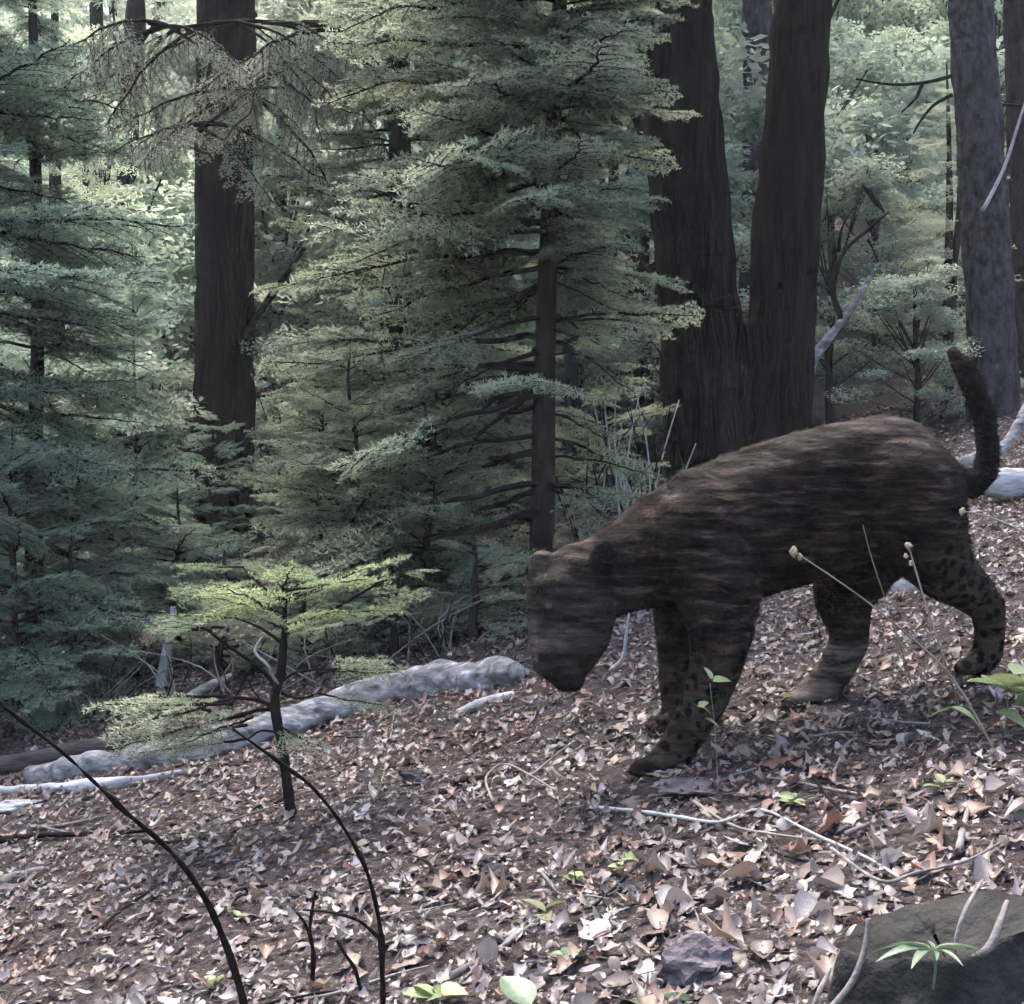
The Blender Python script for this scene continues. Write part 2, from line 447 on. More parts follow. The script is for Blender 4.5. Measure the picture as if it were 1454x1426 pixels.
def bough(seed, bare=.15, droop=.12, hang=0.0, nl=.026, nw=.0058, sp=.0042, dens=1.0, spread=.42, rise=0.0, mats=None, keep=1.0):
    """a flat conifer spray, 1 m long along +X; slot 0 bark, slot 1 needles"""
    r = np.random.default_rng(seed)
    n = 15
    s = np.linspace(0, 1, n)
    kink = np.cumsum(r.normal(0, .014, n))
    line = np.stack([s, kink, rise * s - droop * s * s + np.cumsum(r.normal(0, .006, n))], 1)
    V0, F0 = tube(line, .0125 * (1 - s) ** .8 + .0022, seg=5, sub=2)
    at = lambda t: np.array([np.interp(t, s, line[:, k]) for k in range(3)])
    tw = []                                             # (p0, p1, start of needles)
    bark = [(V0, F0)]
    def curve(p0, d, L, sag, k=3):
        pts = [np.array(p0)]
        for i in range(k):
            dd = d + np.array([0, 0, -sag * (i + .5) / k]); dd /= np.linalg.norm(dd)
            pts.append(pts[-1] + dd * L / k)
        return pts
    for i in range(n - 1):
        if s[i] > bare: tw.append((line[i], line[i + 1]))
    t = max(bare, .06); side = 1
    while t < .985:
        side = -side
        t += (.026 + .02 * r.random()) / dens
        if t >= .985 or r.random() > keep: continue
        L = spread * ((1 - t) ** .75) * (.65 + .6 * r.random()) + .07
        if t < bare + .15: L *= .65
        ang = math.radians(r.uniform(42, 68))
        d = np.array([math.cos(ang), side * math.sin(ang), r.normal(.02, .12) - hang])
        d /= np.linalg.norm(d)
        pts = curve(at(t), d, L, .35 + hang)
        for q0, q1, k in zip(pts[:-1], pts[1:], (0, 1, 2)):
            bark.append(prism(q0, q1, .0034 - .0008 * k, .0026 - .0008 * k))
            tw.append((q0, q1))
        m = int(L / .034)
        for j in range(m):                                # second order twigs
            u = (j + 1) / (m + 1)
            if r.random() > .9 * keep + .1: continue
            k = min(2, int(u * 3)); q = pts[k] + (pts[k + 1] - pts[k]) * (u * 3 - k)
            dd = pts[k + 1] - pts[k]; dd /= np.linalg.norm(dd)
            sg = 1 if j % 2 else -1
            pr = np.array([-dd[1], dd[0], 0]) * sg
            d2 = dd * .75 + pr * .72 + np.array([0, 0, r.normal(-.03 - hang * .6, .16)])
            d2 /= np.linalg.norm(d2)
            l2 = (.32 * L * (1 - u) + .028) * (.6 + .7 * r.random())
            e2 = q + d2 * l2 * .5; e3 = e2 + (d2 + np.array([0, 0, -.22 - hang * .5])) * l2 * .5
            tw.append((q, e2)); tw.append((e2, e3))
            bark.append(prism(q, e2, .0019, .0014))
    A = np.array([a_ for a_, b_ in tw]); B = np.array([b_ for a_, b_ in tw])
    Ln = np.linalg.norm(B - A, axis=1)
    cnt_ = np.maximum(1, (Ln / sp).astype(int))
    idx = np.repeat(np.arange(len(tw)), cnt_)
    u = r.random(len(idx))
    p = A[idx] + (B - A)[idx] * u[:, None]
    d = ((B - A) / (Ln[:, None] + 1e-9))[idx]
    sd_ = np.cross(d, [0, 0, 1.0]); sd_ /= np.linalg.norm(sd_, axis=1)[:, None] + 1e-9
    up = np.cross(sd_, d)
    sg = np.where(r.random(len(idx)) < .5, 1, -1)[:, None]
    el = r.normal(.18, .55, len(idx))[:, None]
    nd = d * r.uniform(.25, .75, len(idx))[:, None] + sg * sd_ * np.cos(el) + up * np.sin(el)
    nd /= np.linalg.norm(nd, axis=1)[:, None]
    ll = nl * r.uniform(.65, 1.25, len(idx))[:, None]
    wv = np.cross(nd, up + .5 * sd_ * r.normal(0, 1, (len(idx), 1)))
    wv /= np.linalg.norm(wv, axis=1)[:, None] + 1e-9
    NV = np.stack([p - wv * nw / 2, p + wv * nw / 2, p + nd * ll * .6 + wv * nw * .45, p + nd * ll, ], 1).reshape(-1, 3)
    NF = (np.array([[0, 1, 2, 3]]) + (np.arange(len(idx)) * 4)[:, None])
    BV, BF = join(bark)
    return BV, BF, NV, NF

def bough_mesh(name, seed, mats, **kw):
    BV, BF, NV, NF = bough(seed, **kw)
    V = np.concatenate([BV, NV])
    F = list(BF) + [tuple(t) for t in (NF + len(BV)).tolist()]
    return mesh(name, V, F, mats, midx=[0] * len(BF) + [1] * len(NF), smooth=False)

def recol(me, mats):
    m2 = me.copy()
    for i_, m_ in enumerate(mats): m2.materials[i_] = m_
    return m2

BG = [bough_mesh('fir_bough', 100 + i, [M['twig'], M['needle']], droop=.10 + .05 * (i % 3), bare=.12 + .05 * (i % 2)) for i in range(5)]
BLOW = [bough_mesh('fir_bough_bare', 200 + i, [M['twig'], M['needle']], droop=.12, bare=.42, spread=.5, keep=.9) for i in range(3)]
BBLUE = [recol(m_, [M['twig'], M['needle_blue']]) for m_ in BG]
BHANG = [bough_mesh('drooping_bough', 300 + i, [M['twig'], M['needle_dry']], droop=.35, bare=.25, hang=.75, spread=.36, sp=.0075, keep=.85) for i in range(3)]
BYOUNG = [bough_mesh('young_bough', 400 + i, [M['twig'], M['needle_young']], droop=.05, bare=.18, spread=.5, nl=.045, nw=.0075, sp=.010, dens=.6, keep=.9) for i in range(3)]
BDEAD = [bough_mesh('dead_branch', 500 + i, [M['twig'], M['twig']], droop=.05, bare=.3, spread=.4, sp=.25, dens=.5, keep=.7) for i in range(2)]
TRI = 0

def place_bough(parent, me, p, az, pitch, L, roll=0.0, name='bough', thick=1.0):
    R = Matrix.Rotation(az, 4, 'Z') @ Matrix.Rotation(-pitch, 4, 'Y') @ Matrix.Rotation(roll, 4, 'X')
    o = obj(name, me, parent, p, R.to_euler(), (L, L, L * thick))
    return o

def trunk_mesh(pts, rad, material, seg=28, sub=10, ridge=.006, rough=.006, seed=0.0):
    v, f = tube(pts, rad, seg=seg, sub=sub, ridge=ridge, rough=rough, nscale=5, seed=seed)
    return mesh('trunk', v, f, material)

def fir(name, label, base, H, r0, meshes, lean=(0, 0), lo=.6, prof=None, per=4.2, pitch=(-.15, .45), az_keep=None, group=None, az_len=None,
        low_meshes=None, low_z=0.0, seed=1, cat='tree', bark='bark_brown', step=.17, ztop=99, seg=14):
    """conifer: Empty > trunk, boughs. prof(z/H) -> bough length in metres"""
    r = random.Random(seed)
    t = empty(name, base, label, cat, group)
    pts = [Vector((lean[0] * k / 6, lean[1] * k / 6, H * k / 6 - (.12 if k == 0 else 0))) + Vector((r.gauss(0, .012), r.gauss(0, .012), 0)) * (k > 0) for k in range(7)]
    rr = [r0 * (1 - .88 * k / 6) for k in range(7)]; rr[0] *= 1.25
    obj('trunk', trunk_mesh(pts, rr, M[bark], seg=seg, sub=5, ridge=.003, rough=.003, seed=seed), t)
    z = lo
    while z < min(H - .15, ztop):
        f_ = z / H
        for k in range(max(1, int(per + r.random()))):
            az = r.uniform(-PI, PI)
            if az_keep and not az_keep(az, z, r): continue
            L = prof(f_) * r.uniform(.6, 1.15) * (az_len(az) if az_len else 1)
            i = min(5, int(f_ * 6)); ff = f_ * 6 - i
            p = pts[i].lerp(pts[i + 1], ff); p.z = z + r.uniform(-.06, .06)
            ms = low_meshes if (low_meshes and z < low_z) else meshes
            pit = pitch[0] + (pitch[1] - pitch[0]) * f_ + r.gauss(0, .10)
            place_bough(t, r.choice(ms), p, az, pit, L, r.gauss(0, .22))
        z += step * r.uniform(.75, 1.25)
    return t

def on_ground(px, D):
    x = (px - 727) / FOC * D
    return Vector((x, D, g(x, D)))

# centre fir (its bare lower stem stands right behind the cat's head)
base = on_ground(769, 6.15)
def azc(az, z, r):
    # below the lit crown the side turned to the path is bare
    toward = abs(math.atan2(math.sin(az + PI / 2), math.cos(az + PI / 2)))
    if z < 1.5 and toward < .85: return r.random() < .10
    if z < 1.3 and math.cos(az) > .2: return r.random() < .45
    return True
t1 = fir('young_fir', 'young fir with thin dark stem and dense grey-green boughs behind the big cat', base, 6.2, .052, BG, lean=(.16, .15),
    lo=.35, prof=lambda f: 1.12 * (1 - f) ** .75 + .12, az_len=lambda az: .60 if math.cos(az) > .25 else 1.0, per=6.0, pitch=(-.16, .5), az_keep=azc, low_meshes=BLOW, low_z=1.25, seed=3, step=.095, ztop=4.6)

rf = random.Random(61)
for k in range(34):                                       # short boughs growing out over the stem
    z = rf.uniform(1.55, 4.2)
    place_bough(t1, rf.choice(BG), Vector((.16 * z / 6.2, .15 * z / 6.2, z)), -PI / 2 + rf.gauss(0, .75), -.05 + .05 * z + rf.gauss(0, .12), rf.uniform(.32, .72), rf.gauss(0, .3))

# second fir, left of it
fir('young_fir', 'bushy fir filling the gap between the black trunk and the thin-stemmed fir', on_ground(560, 7.7), 5.2, .05, BG,
    lo=.25, prof=lambda f: .82 * (1 - f) ** .5 + .12, per=5.4, pitch=(-.1, .5), seed=8, step=.14, az_keep=lambda az, z, r: z > .9 or r.random() < .6)

# blue-green firs on the left
fir('blue_fir', 'blue-green fir with flat layered boughs above the fallen logs', on_ground(50, 7.4), 5.0, .05, BBLUE,
    lo=.2, prof=lambda f: .72 * (1 - f) ** .6 + .12, per=5.2, pitch=(-.05, .35), seed=12, step=.17)
fir('blue_fir', 'tall blue-green fir at the edge of the clearing, highest of the blue firs', on_ground(-90, 6.6), 7.0, .07, BBLUE,
    lo=.4, prof=lambda f: 1.2 * (1 - f) ** .8 + .15, per=4.6, pitch=(-.1, .4), seed=15, step=.17, ztop=5.0)
fir('blue_fir', 'small blue-green fir standing right before the black trunk', on_ground(250, 8.3), .85, .02, BBLUE,
    lo=.10, prof=lambda f: .42 * (1 - f) ** .7 + .12, per=5, pitch=(0, .5), seed=21, step=.12)

# low young firs closing the view behind the fallen log
for i, (px, D, H_, wd, ms, lab) in enumerate((
    (615, 6.35, 1.05, .55, BG, 'knee-high spreading fir behind the thick end of the long grey log'),
    (500, 6.5, 1.35, .62, BG, 'low bushy fir growing behind the middle of the long grey log'),
    (672, 5.75, .5, .34, BG, 'smallest low fir, tucked by the thick end of the long grey log'),
    (452, 7.3, 1.2, .38, BG, 'low grey-green fir at the foot of the black trunk'),
    (105, 6.5, 1.15, .45, BBLUE, 'low blue-green fir hanging over the black leaning pole'),
    (20, 6.1, 1.3, .62, BBLUE, 'low blue-green fir behind the bleached end of the dark rotten log'),
    (860, 7.0, .95, .45, BG, 'low fir in the dead brush under the thin-stemmed fir'),
    (190, 9.0, 2.4, .42, BBLUE, 'half-grown blue-green fir beside the black trunk'),
    (318, 6.2, .55, .40, BG, 'ankle-high fir behind the fir sapling, beside the pale dead stake'),
    (430, 5.9, .45, .36, BG, 'ankle-high fir behind the fir sapling, close to the long grey log'),
    (560, 5.75, .5, .36, BG, 'ankle-high fir leaning over the middle of the long grey log'),
    (300, 8.6, 1.25, .36, BBLUE, 'slender blue-green fir standing right against the black trunk'),
    (250, 6.9, .9, .45, BBLUE, 'knee-high blue-green fir in the hollow behind the pale dead stake'))):
    fir('low_fir', lab, on_ground(px, D), H_, .02, ms, lo=.08, prof=lambda f, w_=wd: w_ * (1 - f) ** .5 + .10, per=5, pitch=(-.02, .5), seed=50 + i, step=.12)

# ------------------------------------------------------------------ big trunks
def trunk_tree(name, label, px_pts, D, widths, material, group=None, seed=0.0, seg=44, sub=22, ridge=.012, extra_top=True):
    """a bare trunk traced through pixel rows (px, py) at distance D, width in pixels"""
    base = on_ground(px_pts[0][0], D)
    t = empty(name, base, label, 'tree', group)
    pts = [P(px, py, D) - base for px, py in px_pts]
    pts[0].z = -.15
    if extra_top:
        d = (pts[-1] - pts[-2]).normalized(); pts.append(pts[-1] + d * 2.5)
        widths = list(widths) + [widths[-1] * .8]
    obj('trunk', trunk_mesh(pts, [w_ / 2 / FOC * D for w_ in widths], material, seg=seg, sub=sub, ridge=ridge, rough=.012, seed=seed), t)
    return t, base

tl, tlb = trunk_tree('old_fir', 'thick straight black-brown trunk standing alone behind the fir sapling',
    [(306, 900), (310, 760), (317, 600), (319, 400), (319, 200), (322, 0), (322, -150)], 9.7, [112, 92, 84, 80, 80, 82, 80], M['bark_dark'], seed=2.3)
# its dead side branch
v, f = tube([P(352, 470, 9.6) - tlb, P(385, 420, 9.4) - tlb, P(410, 385, 9.3) - tlb, P(432, 352, 9.2) - tlb], [.022, .026, .02, .012], seg=8, sub=4, rough=.004, nscale=20)
obj('dead_branch', mesh('dead_branch', v, f, M['twig']), tl)

# twin trunk
D2 = 7.6
base = on_ground(1075, D2)
tw_ = empty('twin_trunk_fir', base, 'massive dark double trunk forking in a V behind the big cat', 'tree')
def trk(rows, name, D, seed, parent, base_, material, ridge=.014):
    pts = [P(px, py, D) - base_ for px, py, w_ in rows]
    v, f = tube(pts, [w_ / 2 / FOC * D for px, py, w_ in rows], seg=52, sub=20, ridge=ridge, rough=.014, nscale=4, seed=seed)
    return obj(name, mesh(name, v, f, material), parent)
trk([(1030, 860, 190), (1016, 760, 150), (1010, 640, 125), (998, 500, 118), (985, 340, 108), (968, 160, 108), (952, 0, 116), (938, -160, 112), (920, -420, 100)], 'trunk', D2, 5.1, tw_, base, M['bark_dark'])
trk([(1100, 860, 170), (1096, 760, 132), (1096, 640, 112), (1106, 500, 94), (1116, 340, 88), (1128, 160, 84), (1141, 0, 80), (1152, -160, 78), (1170, -420, 70)], 'trunk', D2 + .05, 9.4, tw_, base, M['bark_dark'])

trunk_tree('grey_fir', 'slim grey lichen-crusted trunk seen between the two black trunks', [(1062, 760), (1064, 620), (1069, 470), (1074, 300), (1076, 150), (1073, 0), (1072, -150)], 11.0, [44, 42, 41, 40, 40, 38, 36], M['bark_grey'], seed=4, seg=24)
tr_, trb = trunk_tree('spruce', 'straight grey-brown speckled trunk beyond the cat\'s raised tail', [(1418, 720), (1414, 600), (1406, 450), (1398, 300), (1388, 150), (1378, 0), (1370, -150)], 9.0, [78, 70, 66, 64, 62, 60, 58], M['bark_grey'], seed=14, seg=36)
trunk_tree('dark_fir', 'thin dark trunk close beside the speckled grey-brown one', [(1452, 700), (1449, 560), (1447, 400), (1444, 200), (1440, 0), (1438, -150)], 10.5, [34, 32, 30, 28, 27, 26], M['bark_brown'], seed=17, seg=20)
for i, (rows, D, w_, lab) in enumerate([
    ([(170, 800), (165, 600), (172, 450), (180, 250), (190, 60), (196, -60)], 12.0, 28, 'slim dark trunk leaning slightly, taller of a close pair behind the blue firs'),
    ([(142, 800), (148, 600), (150, 440), (146, 280), (140, 140), (135, -60)], 13.0, 22, 'slim dark trunk, thinner of a close pair behind the blue firs'),
    ([(556, 700), (558, 450), (560, 250), (562, 130), (562, 0), (560, -120)], 10.5, 36, 'dark trunk mostly hidden by boughs behind the bushy fir'),
    ([(808, 800), (812, 640), (812, 500), (816, 300), (818, 100), (818, -80)], 10.8, 20, 'thin grey trunk just behind the thin-stemmed fir'),
    ([(1352, 640), (1345, 560), (1352, 450), (1356, 380), (1366, 250), (1372, 120)], 9.8, 9, 'spindly dark pole-like sapling by the speckled grey-brown trunk')]):
    trunk_tree('slim_tree', lab, rows, D, [w_ * 1.15] + [w_] * 4 + [w_ * .8], M['bark_brown'] if i != 3 else M['bark_grey'], seed=i * 3.3, seg=16, sub=10, ridge=.005)

# dead twigs on the speckled trunk
for rows, D in (([(1352, 108), (1310, 118), (1262, 120), (1215, 112)], 8.9), ([(1352, 135), (1325, 150), (1305, 175), (1297, 190)], 8.85),
                ([(1395, 300), (1425, 240), (1448, 170), (1470, 100)], 8.7), ([(1390, 145), (1420, 148), (1452, 150)], 9.0), ([(1310, 118), (1300, 140), (1280, 160)], 8.9)):
    pts = [P(px, py, D) - trb for px, py in rows]
    v, f = tube(pts, np.linspace(.014, .006, len(pts)), seg=6, sub=4)
    obj('dead_branch', mesh('dead_branch', v, f, M['twig'] if rows[0][0] != 1395 else M['dead_twig']), tr_)

# drooping boughs of the hidden dark trunk, hanging over the black trunk
hb = on_ground(562, 8.4)
th = empty('weeping_fir', hb, 'old fir with a thick dark limb and brownish drooping boughs across the black trunk', 'tree')
v, f = tube([Vector((0, .5, -.15)), Vector((0, .5, 1.6)), P(566, 120, 8.9) - hb, P(568, -60, 8.9) - hb, P(568, -300, 8.9) - hb], [.085, .075, .07, .065, .055], seg=16, sub=8, ridge=.004, rough=.004)
obj('trunk', mesh('trunk', v, f, M['bark_dark']), th)
limb_rows = [[(566, -20, 8.9), (520, 28, 8.5), (485, 34, 8.1), (430, 34, 7.7)], [(490, 36, 8.1), (452, 66, 7.8), (400, 100, 7.5), (340, 140, 7.3), (280, 190, 7.1)],
             [(430, 34, 7.7), (340, 30, 7.5), (260, 38, 7.3), (210, 34, 7.2)]]
for rows, rr in zip(limb_rows, ([.035, .03, .028, .022], [.022, .016, .013, .010, .006], [.014, .012, .009, .006])):
    v, f = tube([P(*q) - hb for q in rows], rr, seg=8, sub=5, rough=.004, nscale=15)
    obj('limb', mesh('limb', v, f, M['twig']), th)
rh = random.Random(4)
for k in range(46):
    rows = limb_rows[1] if k % 3 else limb_rows[2]
    t_ = rh.uniform(.15, 1) * (len(rows) - 1); i = min(len(rows) - 2, int(t_)); f_ = t_ - i
    p = (P(*rows[i]).lerp(P(*rows[i + 1]), f_)) - hb
    place_bough(th, rh.choice(BHANG), p, rh.uniform(-2.9, -.3) if k % 2 else rh.choice((PI, 0.1)) + rh.gauss(0, .5), rh.uniform(-.5, -.05), rh.uniform(.4, .85), rh.gauss(0, .4))
for k in range(9):
    p = P(rh.uniform(430, 565), rh.uniform(20, 80), rh.uniform(7.6, 8.6)) - hb
    place_bough(th, rh.choice(BHANG), p, rh.uniform(-2.6, .2), rh.uniform(-.7, -.2), rh.uniform(.5, .9), rh.gauss(0, .4))

# ------------------------------------------------------------------ background wood on the hillside
def crown_mesh(name, seed, H, mats, lo, wid):
    r = random.Random(seed)
    Vs, Fs, Ms, off = [], [], [], 0
    lib = [bough(900 + seed * 7 + i, bare=.1, droop=.15, nl=.055, nw=.012, sp=.022, dens=.55, spread=.5) for i in range(3)]
    z = lo
    while z < H - .1:
        f_ = z / H
        for k in range(4):
            BV, BF, NV, NF = r.choice(lib)
            L = wid * (1 - f_) ** .75 * r.uniform(.7, 1.15) + .12
            R = np.array((Matrix.Rotation(r.uniform(-PI, PI), 3, 'Z') @ Matrix.Rotation(-(-.15 + .5 * f_ + r.gauss(0, .1)), 3, 'Y') @ Matrix.Rotation(r.gauss(0, .25), 3, 'X')))
            V = np.concatenate([NV]) @ R.T * L + np.array([0, 0, z + r.uniform(-.08, .08)])
            Vs.append(V); Fs.append(NF + off); off += len(V)
        z += .24 * r.uniform(.8, 1.2)
    return mesh(name, np.concatenate(Vs), np.concatenate(Fs), mats, smooth=False)
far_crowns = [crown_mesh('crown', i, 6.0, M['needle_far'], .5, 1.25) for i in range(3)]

def broad_crown(seed, H, rad, n):
    r = np.random.default_rng(seed)
    cl = []
    for i in range(46):
        zz = r.uniform(.12, 1) * H
        a_ = r.uniform(0, 2 * PI); q = rad * math.sqrt(r.random()) * (1.0 if zz < .7 * H else .7)
        cl.append((math.cos(a_) * q, math.sin(a_) * q, zz, r.uniform(.22, .48)))
    cl = np.array(cl)
    k = r.integers(0, len(cl), n)
    d = r.normal(0, 1, (n, 3)); d /= np.linalg.norm(d, axis=1)[:, None]
    p = cl[k, :3] + d * cl[k, 3:4] * (r.random((n, 1)) ** .5) * np.array([1.15, 1.15, .55])
    u = r.normal(0, 1, (n, 3)); u[:, 2] *= .6; u /= np.linalg.norm(u, axis=1)[:, None]
    v_ = np.cross(u, r.normal(0, .35, (n, 3)) + np.array([0, 0, 1])); v_ /= np.linalg.norm(v_, axis=1)[:, None] + 1e-9
    L = r.uniform(.022, .055, (n, 1))
    V = np.stack([p - u * L, p - v_ * L * .5, p + u * L, p + v_ * L * .5], 1).reshape(-1, 3)
    F = np.arange(n * 4).reshape(-1, 4)
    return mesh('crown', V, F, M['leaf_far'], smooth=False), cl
def limbs(cl, H, seed):
    r = random.Random(seed); parts = []
    parts.append(tube([(0, 0, -.2), (.04, .02, H * .3), (-.05, .03, H * .6), (.03, 0, H * .9)], [.07, .055, .04, .015], seg=8, sub=4, rough=.006))
    for c_ in cl[::2]:
        z0 = max(.3, c_[2] * .55)
        parts.append(tube([(0, 0, z0), (c_[0] * .5, c_[1] * .5, (z0 + c_[2]) / 2 - .05), tuple(c_[:3])], [.022, .014, .006], seg=5, sub=3))
    V, F = join(parts)
    return mesh('trunk', V, F, M['bark_brown'])
broads = []
for i in range(3):
    H_ = (4.4, 5.2, 3.6)[i]
    cm, cl = broad_crown(40 + i, H_, 1.3, 16000)
    broads.append((cm, limbs(cl, H_, i)))
ft = mesh('trunk', *tube([(0, 0, -.3), (.02, .02, 2), (0, .03, 4), (.02, 0, 6)], [.085, .068, .04, .01], seg=10, sub=6, rough=.006), M['bark_brown'])
rb = random.Random(31)
def zone(x, y):
    px = 727 + x / y * FOC
    for lim, nm in ((200, 'behind the blue-green firs'), (440, 'around the lone black trunk'), (690, 'behind the bushy fir'), (930, 'behind the thin-stemmed fir'),
                    (1180, 'behind the forked double trunk'), (1385, 'between the double trunk and the speckled trunk'), (9999, 'past the speckled trunk')):
        if px < lim: break
    return ('low on the hillside ' if y < 15 else 'halfway up the hillside ' if y < 23 else 'high on the hillside ') + nm
placed = []
tries = 0
while len(placed) < 72 and tries < 4000:
    tries += 1
    y = 10.5 + 25 * rb.random() ** 1.25
    x = rb.uniform(-.42, .42) * y
    if min([9] + [math.hypot(x - a_, (y - b_) * .8) for a_, b_ in placed]) < 1.05 + .035 * (y - 10): continue
    px = 727 + x / y * FOC
    if y < 14.5 and (130 < px < 470 or 1010 < px < 1130): continue
    if y < 17 and px > 1120: continue
    placed.append((x, y))
    fx = .62 if px < 1000 else .38
    b_ = (x, y, g(x, y))
    if rb.random() < fx:
        t = empty('background_fir', b_, 'pale fir ' + zone(x, y), 'tree', 'pale firs ' + zone(x, y))
        i = rb.randrange(3); s_ = rb.uniform(.9, 1.6)
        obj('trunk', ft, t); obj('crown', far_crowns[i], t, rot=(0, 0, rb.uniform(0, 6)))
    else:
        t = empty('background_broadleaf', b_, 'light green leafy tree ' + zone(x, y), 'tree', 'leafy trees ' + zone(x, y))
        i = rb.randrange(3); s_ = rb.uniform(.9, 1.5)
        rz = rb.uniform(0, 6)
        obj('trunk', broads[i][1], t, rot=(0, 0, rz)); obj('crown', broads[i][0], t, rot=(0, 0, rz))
    t.scale = (s_, s_, s_)

shrub_xy = []
fixed = [((px - 727) / FOC * D, D) for px, D in ((1195, 9.0), (1245, 9.8), (1300, 9.2), (1345, 10.2), (1270, 11), (1180, 10.5), (1385, 10.8), (1440, 11.5), (640, 9.5), (720, 10), (450, 9.6), (30, 9.0), (140, 9.6), (400, 11.5))]
tries = 0
while len(shrub_xy) < 60 and tries < 3000:
    tries += 1
    y = 9.3 + 15 * rb.random() ** 1.1
    x = rb.uniform(-.40, .40) * y
    if fixed: x, y = fixed.pop()
    elif y < 11 and -.25 < x / y < -.17: continue
    if min([9] + [math.hypot(x - a_, (y - b_) * .7) for a_, b_ in shrub_xy]) < .75: continue
    shrub_xy.append((x, y))
    fx = rb.random() < .5
    t = empty('undergrowth_shrub', (x, y, g(x, y)), ('light green leafy shrub ' if fx else 'waist-high pale conifer ') + zone(x, y),
              'shrub' if fx else 'tree', ('shrubs ' if fx else 'waist-high conifers ') + zone(x, y))
    i = rb.randrange(3); rz = rb.uniform(0, 6); s_ = rb.uniform(.26, .5)
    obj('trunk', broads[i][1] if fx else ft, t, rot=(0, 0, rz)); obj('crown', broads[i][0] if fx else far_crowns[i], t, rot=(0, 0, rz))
    t.scale = (s_ * 1.35, s_ * 1.35, s_)

# ------------------------------------------------------------------ dead snag right of the twin trunk
sb = on_ground(1140, 8.6)
sn = empty('dead_snag', sb, 'bleached crooked dead branch with dark side twigs rising beside the double trunk', 'dead tree')
for rows, rr, mm in (([(1128, 760), (1135, 640), (1150, 525), (1185, 470), (1215, 430), (1243, 382)], [.045, .04, .032, .026, .022, .010], 'log'),
                     ([(1196, 455), (1182, 415), (1186, 385), (1205, 350), (1235, 325), (1262, 300)], [.022, .018, .015, .012, .010, .007], 'twig'),
                     ([(1190, 358), (1197, 320), (1220, 285)], [.010, .008, .006], 'twig'),
                     ([(1225, 262), (1243, 285), (1256, 302)], [.008, .02, .008], 'twig'),
                     ([(1232, 340), (1240, 355), (1247, 372)], [.010, .008, .007], 'twig')):
    v, f = tube([P(px, py, 8.6) - sb for px, py in rows], rr, seg=8, sub=5, rough=.004, nscale=14)
    obj('limb', mesh('limb', v, f, M[mm]), sn)

# ------------------------------------------------------------------ fir sapling in front of the log
sp_b = hit(412, 1160)
SD = sp_b.y
sap = empty('fir_sapling', sp_b, 'small fir sapling with crooked black stem and bright green flat top', 'sapling')
def sp(px, py, d=0): return P(px, py, SD + d) - sp_b
v, f = tube([sp(414, 1185), sp(412, 1150), sp(402, 1070), sp(390, 1000), sp(399, 955), sp(404, 900), sp(404, 858), sp(406, 835)], [.019, .016, .014, .014, .011, .009, .006, .004], seg=10, sub=6, rough=.0025, nscale=30)
obj('trunk', mesh('trunk', v, f, M['twig']), sap)
for rows, r_ in (([(396, 980, 0), (370, 950, -.02), (330, 922, -.05), (296, 896, -.06)], .007), ([(386, 1003, 0), (360, 993, -.03), (318, 990, -.06)], .007),
                 ([(404, 916, 0), (370, 892, .02), (335, 878, .04)], .006), ([(404, 902, 0), (440, 885, -.02), (500, 850, -.05), (560, 815, -.08)], .006),
                 ([(400, 968, 0), (420, 955, .03), (455, 950, .05)], .005), ([(400, 985, 0), (425, 992, -.03), (450, 985, -.05)], .004), ([(403, 858, 0), (375, 835, .02), (345, 806, .03)], .005),
                 ([(392, 1040, 0), (370, 1038, -.02), (352, 1050, -.03)], .004)):
    v, f = tube([sp(*q) for q in rows], np.linspace(r_, r_ * .5, len(rows)), seg=6, sub=4, rough=.001, nscale=40)
    obj('limb', mesh('limb', v, f, M['twig']), sap)
rs = random.Random(9)
def sap_bough(px, py, d, az, pit, Lpx, ms=BYOUNG):
    place_bough(sap, rs.choice(ms), sp(px, py, d), az, pit, Lpx / FOC * SD, rs.gauss(0, .2))
for k in range(10):                                          # the flat top
    sap_bough(404, rs.uniform(838, 880), 0, k / 10 * 2 * PI + rs.gauss(0, .3), rs.uniform(-.02, .38), rs.uniform(110, 215))
for k in range(6):
    sap_bough(404, rs.uniform(880, 905), 0, k / 6 * 2 * PI + .3, rs.uniform(.15, .3), rs.uniform(130, 200))
for q in ((335, 878, .04, 2.9, .05, 120), (560, 815, -.08, .1, .1, 60), (500, 850, -.05, .5, .1, 110), (345, 806, .03, 2.7, .05, 120), (300, 896, -.06, 3.3, .1, 90), (455, 950, .05, .2, .0, 110), (470, 870, 0, -.6, .1, 120)):
    sap_bough(*q)
BDRY = [recol(m_, [M['twig'], M['needle']]) for m_ in BYOUNG]
for q in ((318, 990, -.06, 3.1, -.05, 170), (330, 992, -.06, 3.8, -.12, 190), (318, 990, -.06, 2.6, -.1, 150), (352, 1050, -.03, 3.4, -.05, 150), (360, 1020, 0, 4.1, -.1, 150), (452, 985, -.05, -.3, -.1, 120), (395, 1030, 0, -.8, -.2, 130), (385, 1010, 0, 3.4, -.18, 220), (330, 1000, -.08, 3.3, .05, 200), (300, 1010, -.1, 2.9, -.1, 160), (350, 1030, .05, 3.0, -.15, 180), (296, 896, -.06, 2.8, .2, 90), (296, 896, -.06, 3.6, .1, 80), (450, 955, .05, -.2, .1, 130), (440, 945, .1, .5, .05, 120)):
    sap_bough(*q, ms=BDRY)
# pale crooked dead twig caught in it
v, f = tube([sp(372, 905, -.08), sp(362, 925, -.1), sp(380, 945, -.1), sp(388, 962, -.06), sp(396, 972, 0)], [.003, .004, .004, .004, .004], seg=6, sub=4)
obj('dead_branch', mesh('dead_branch', v, f, M['dead_twig']), sap)

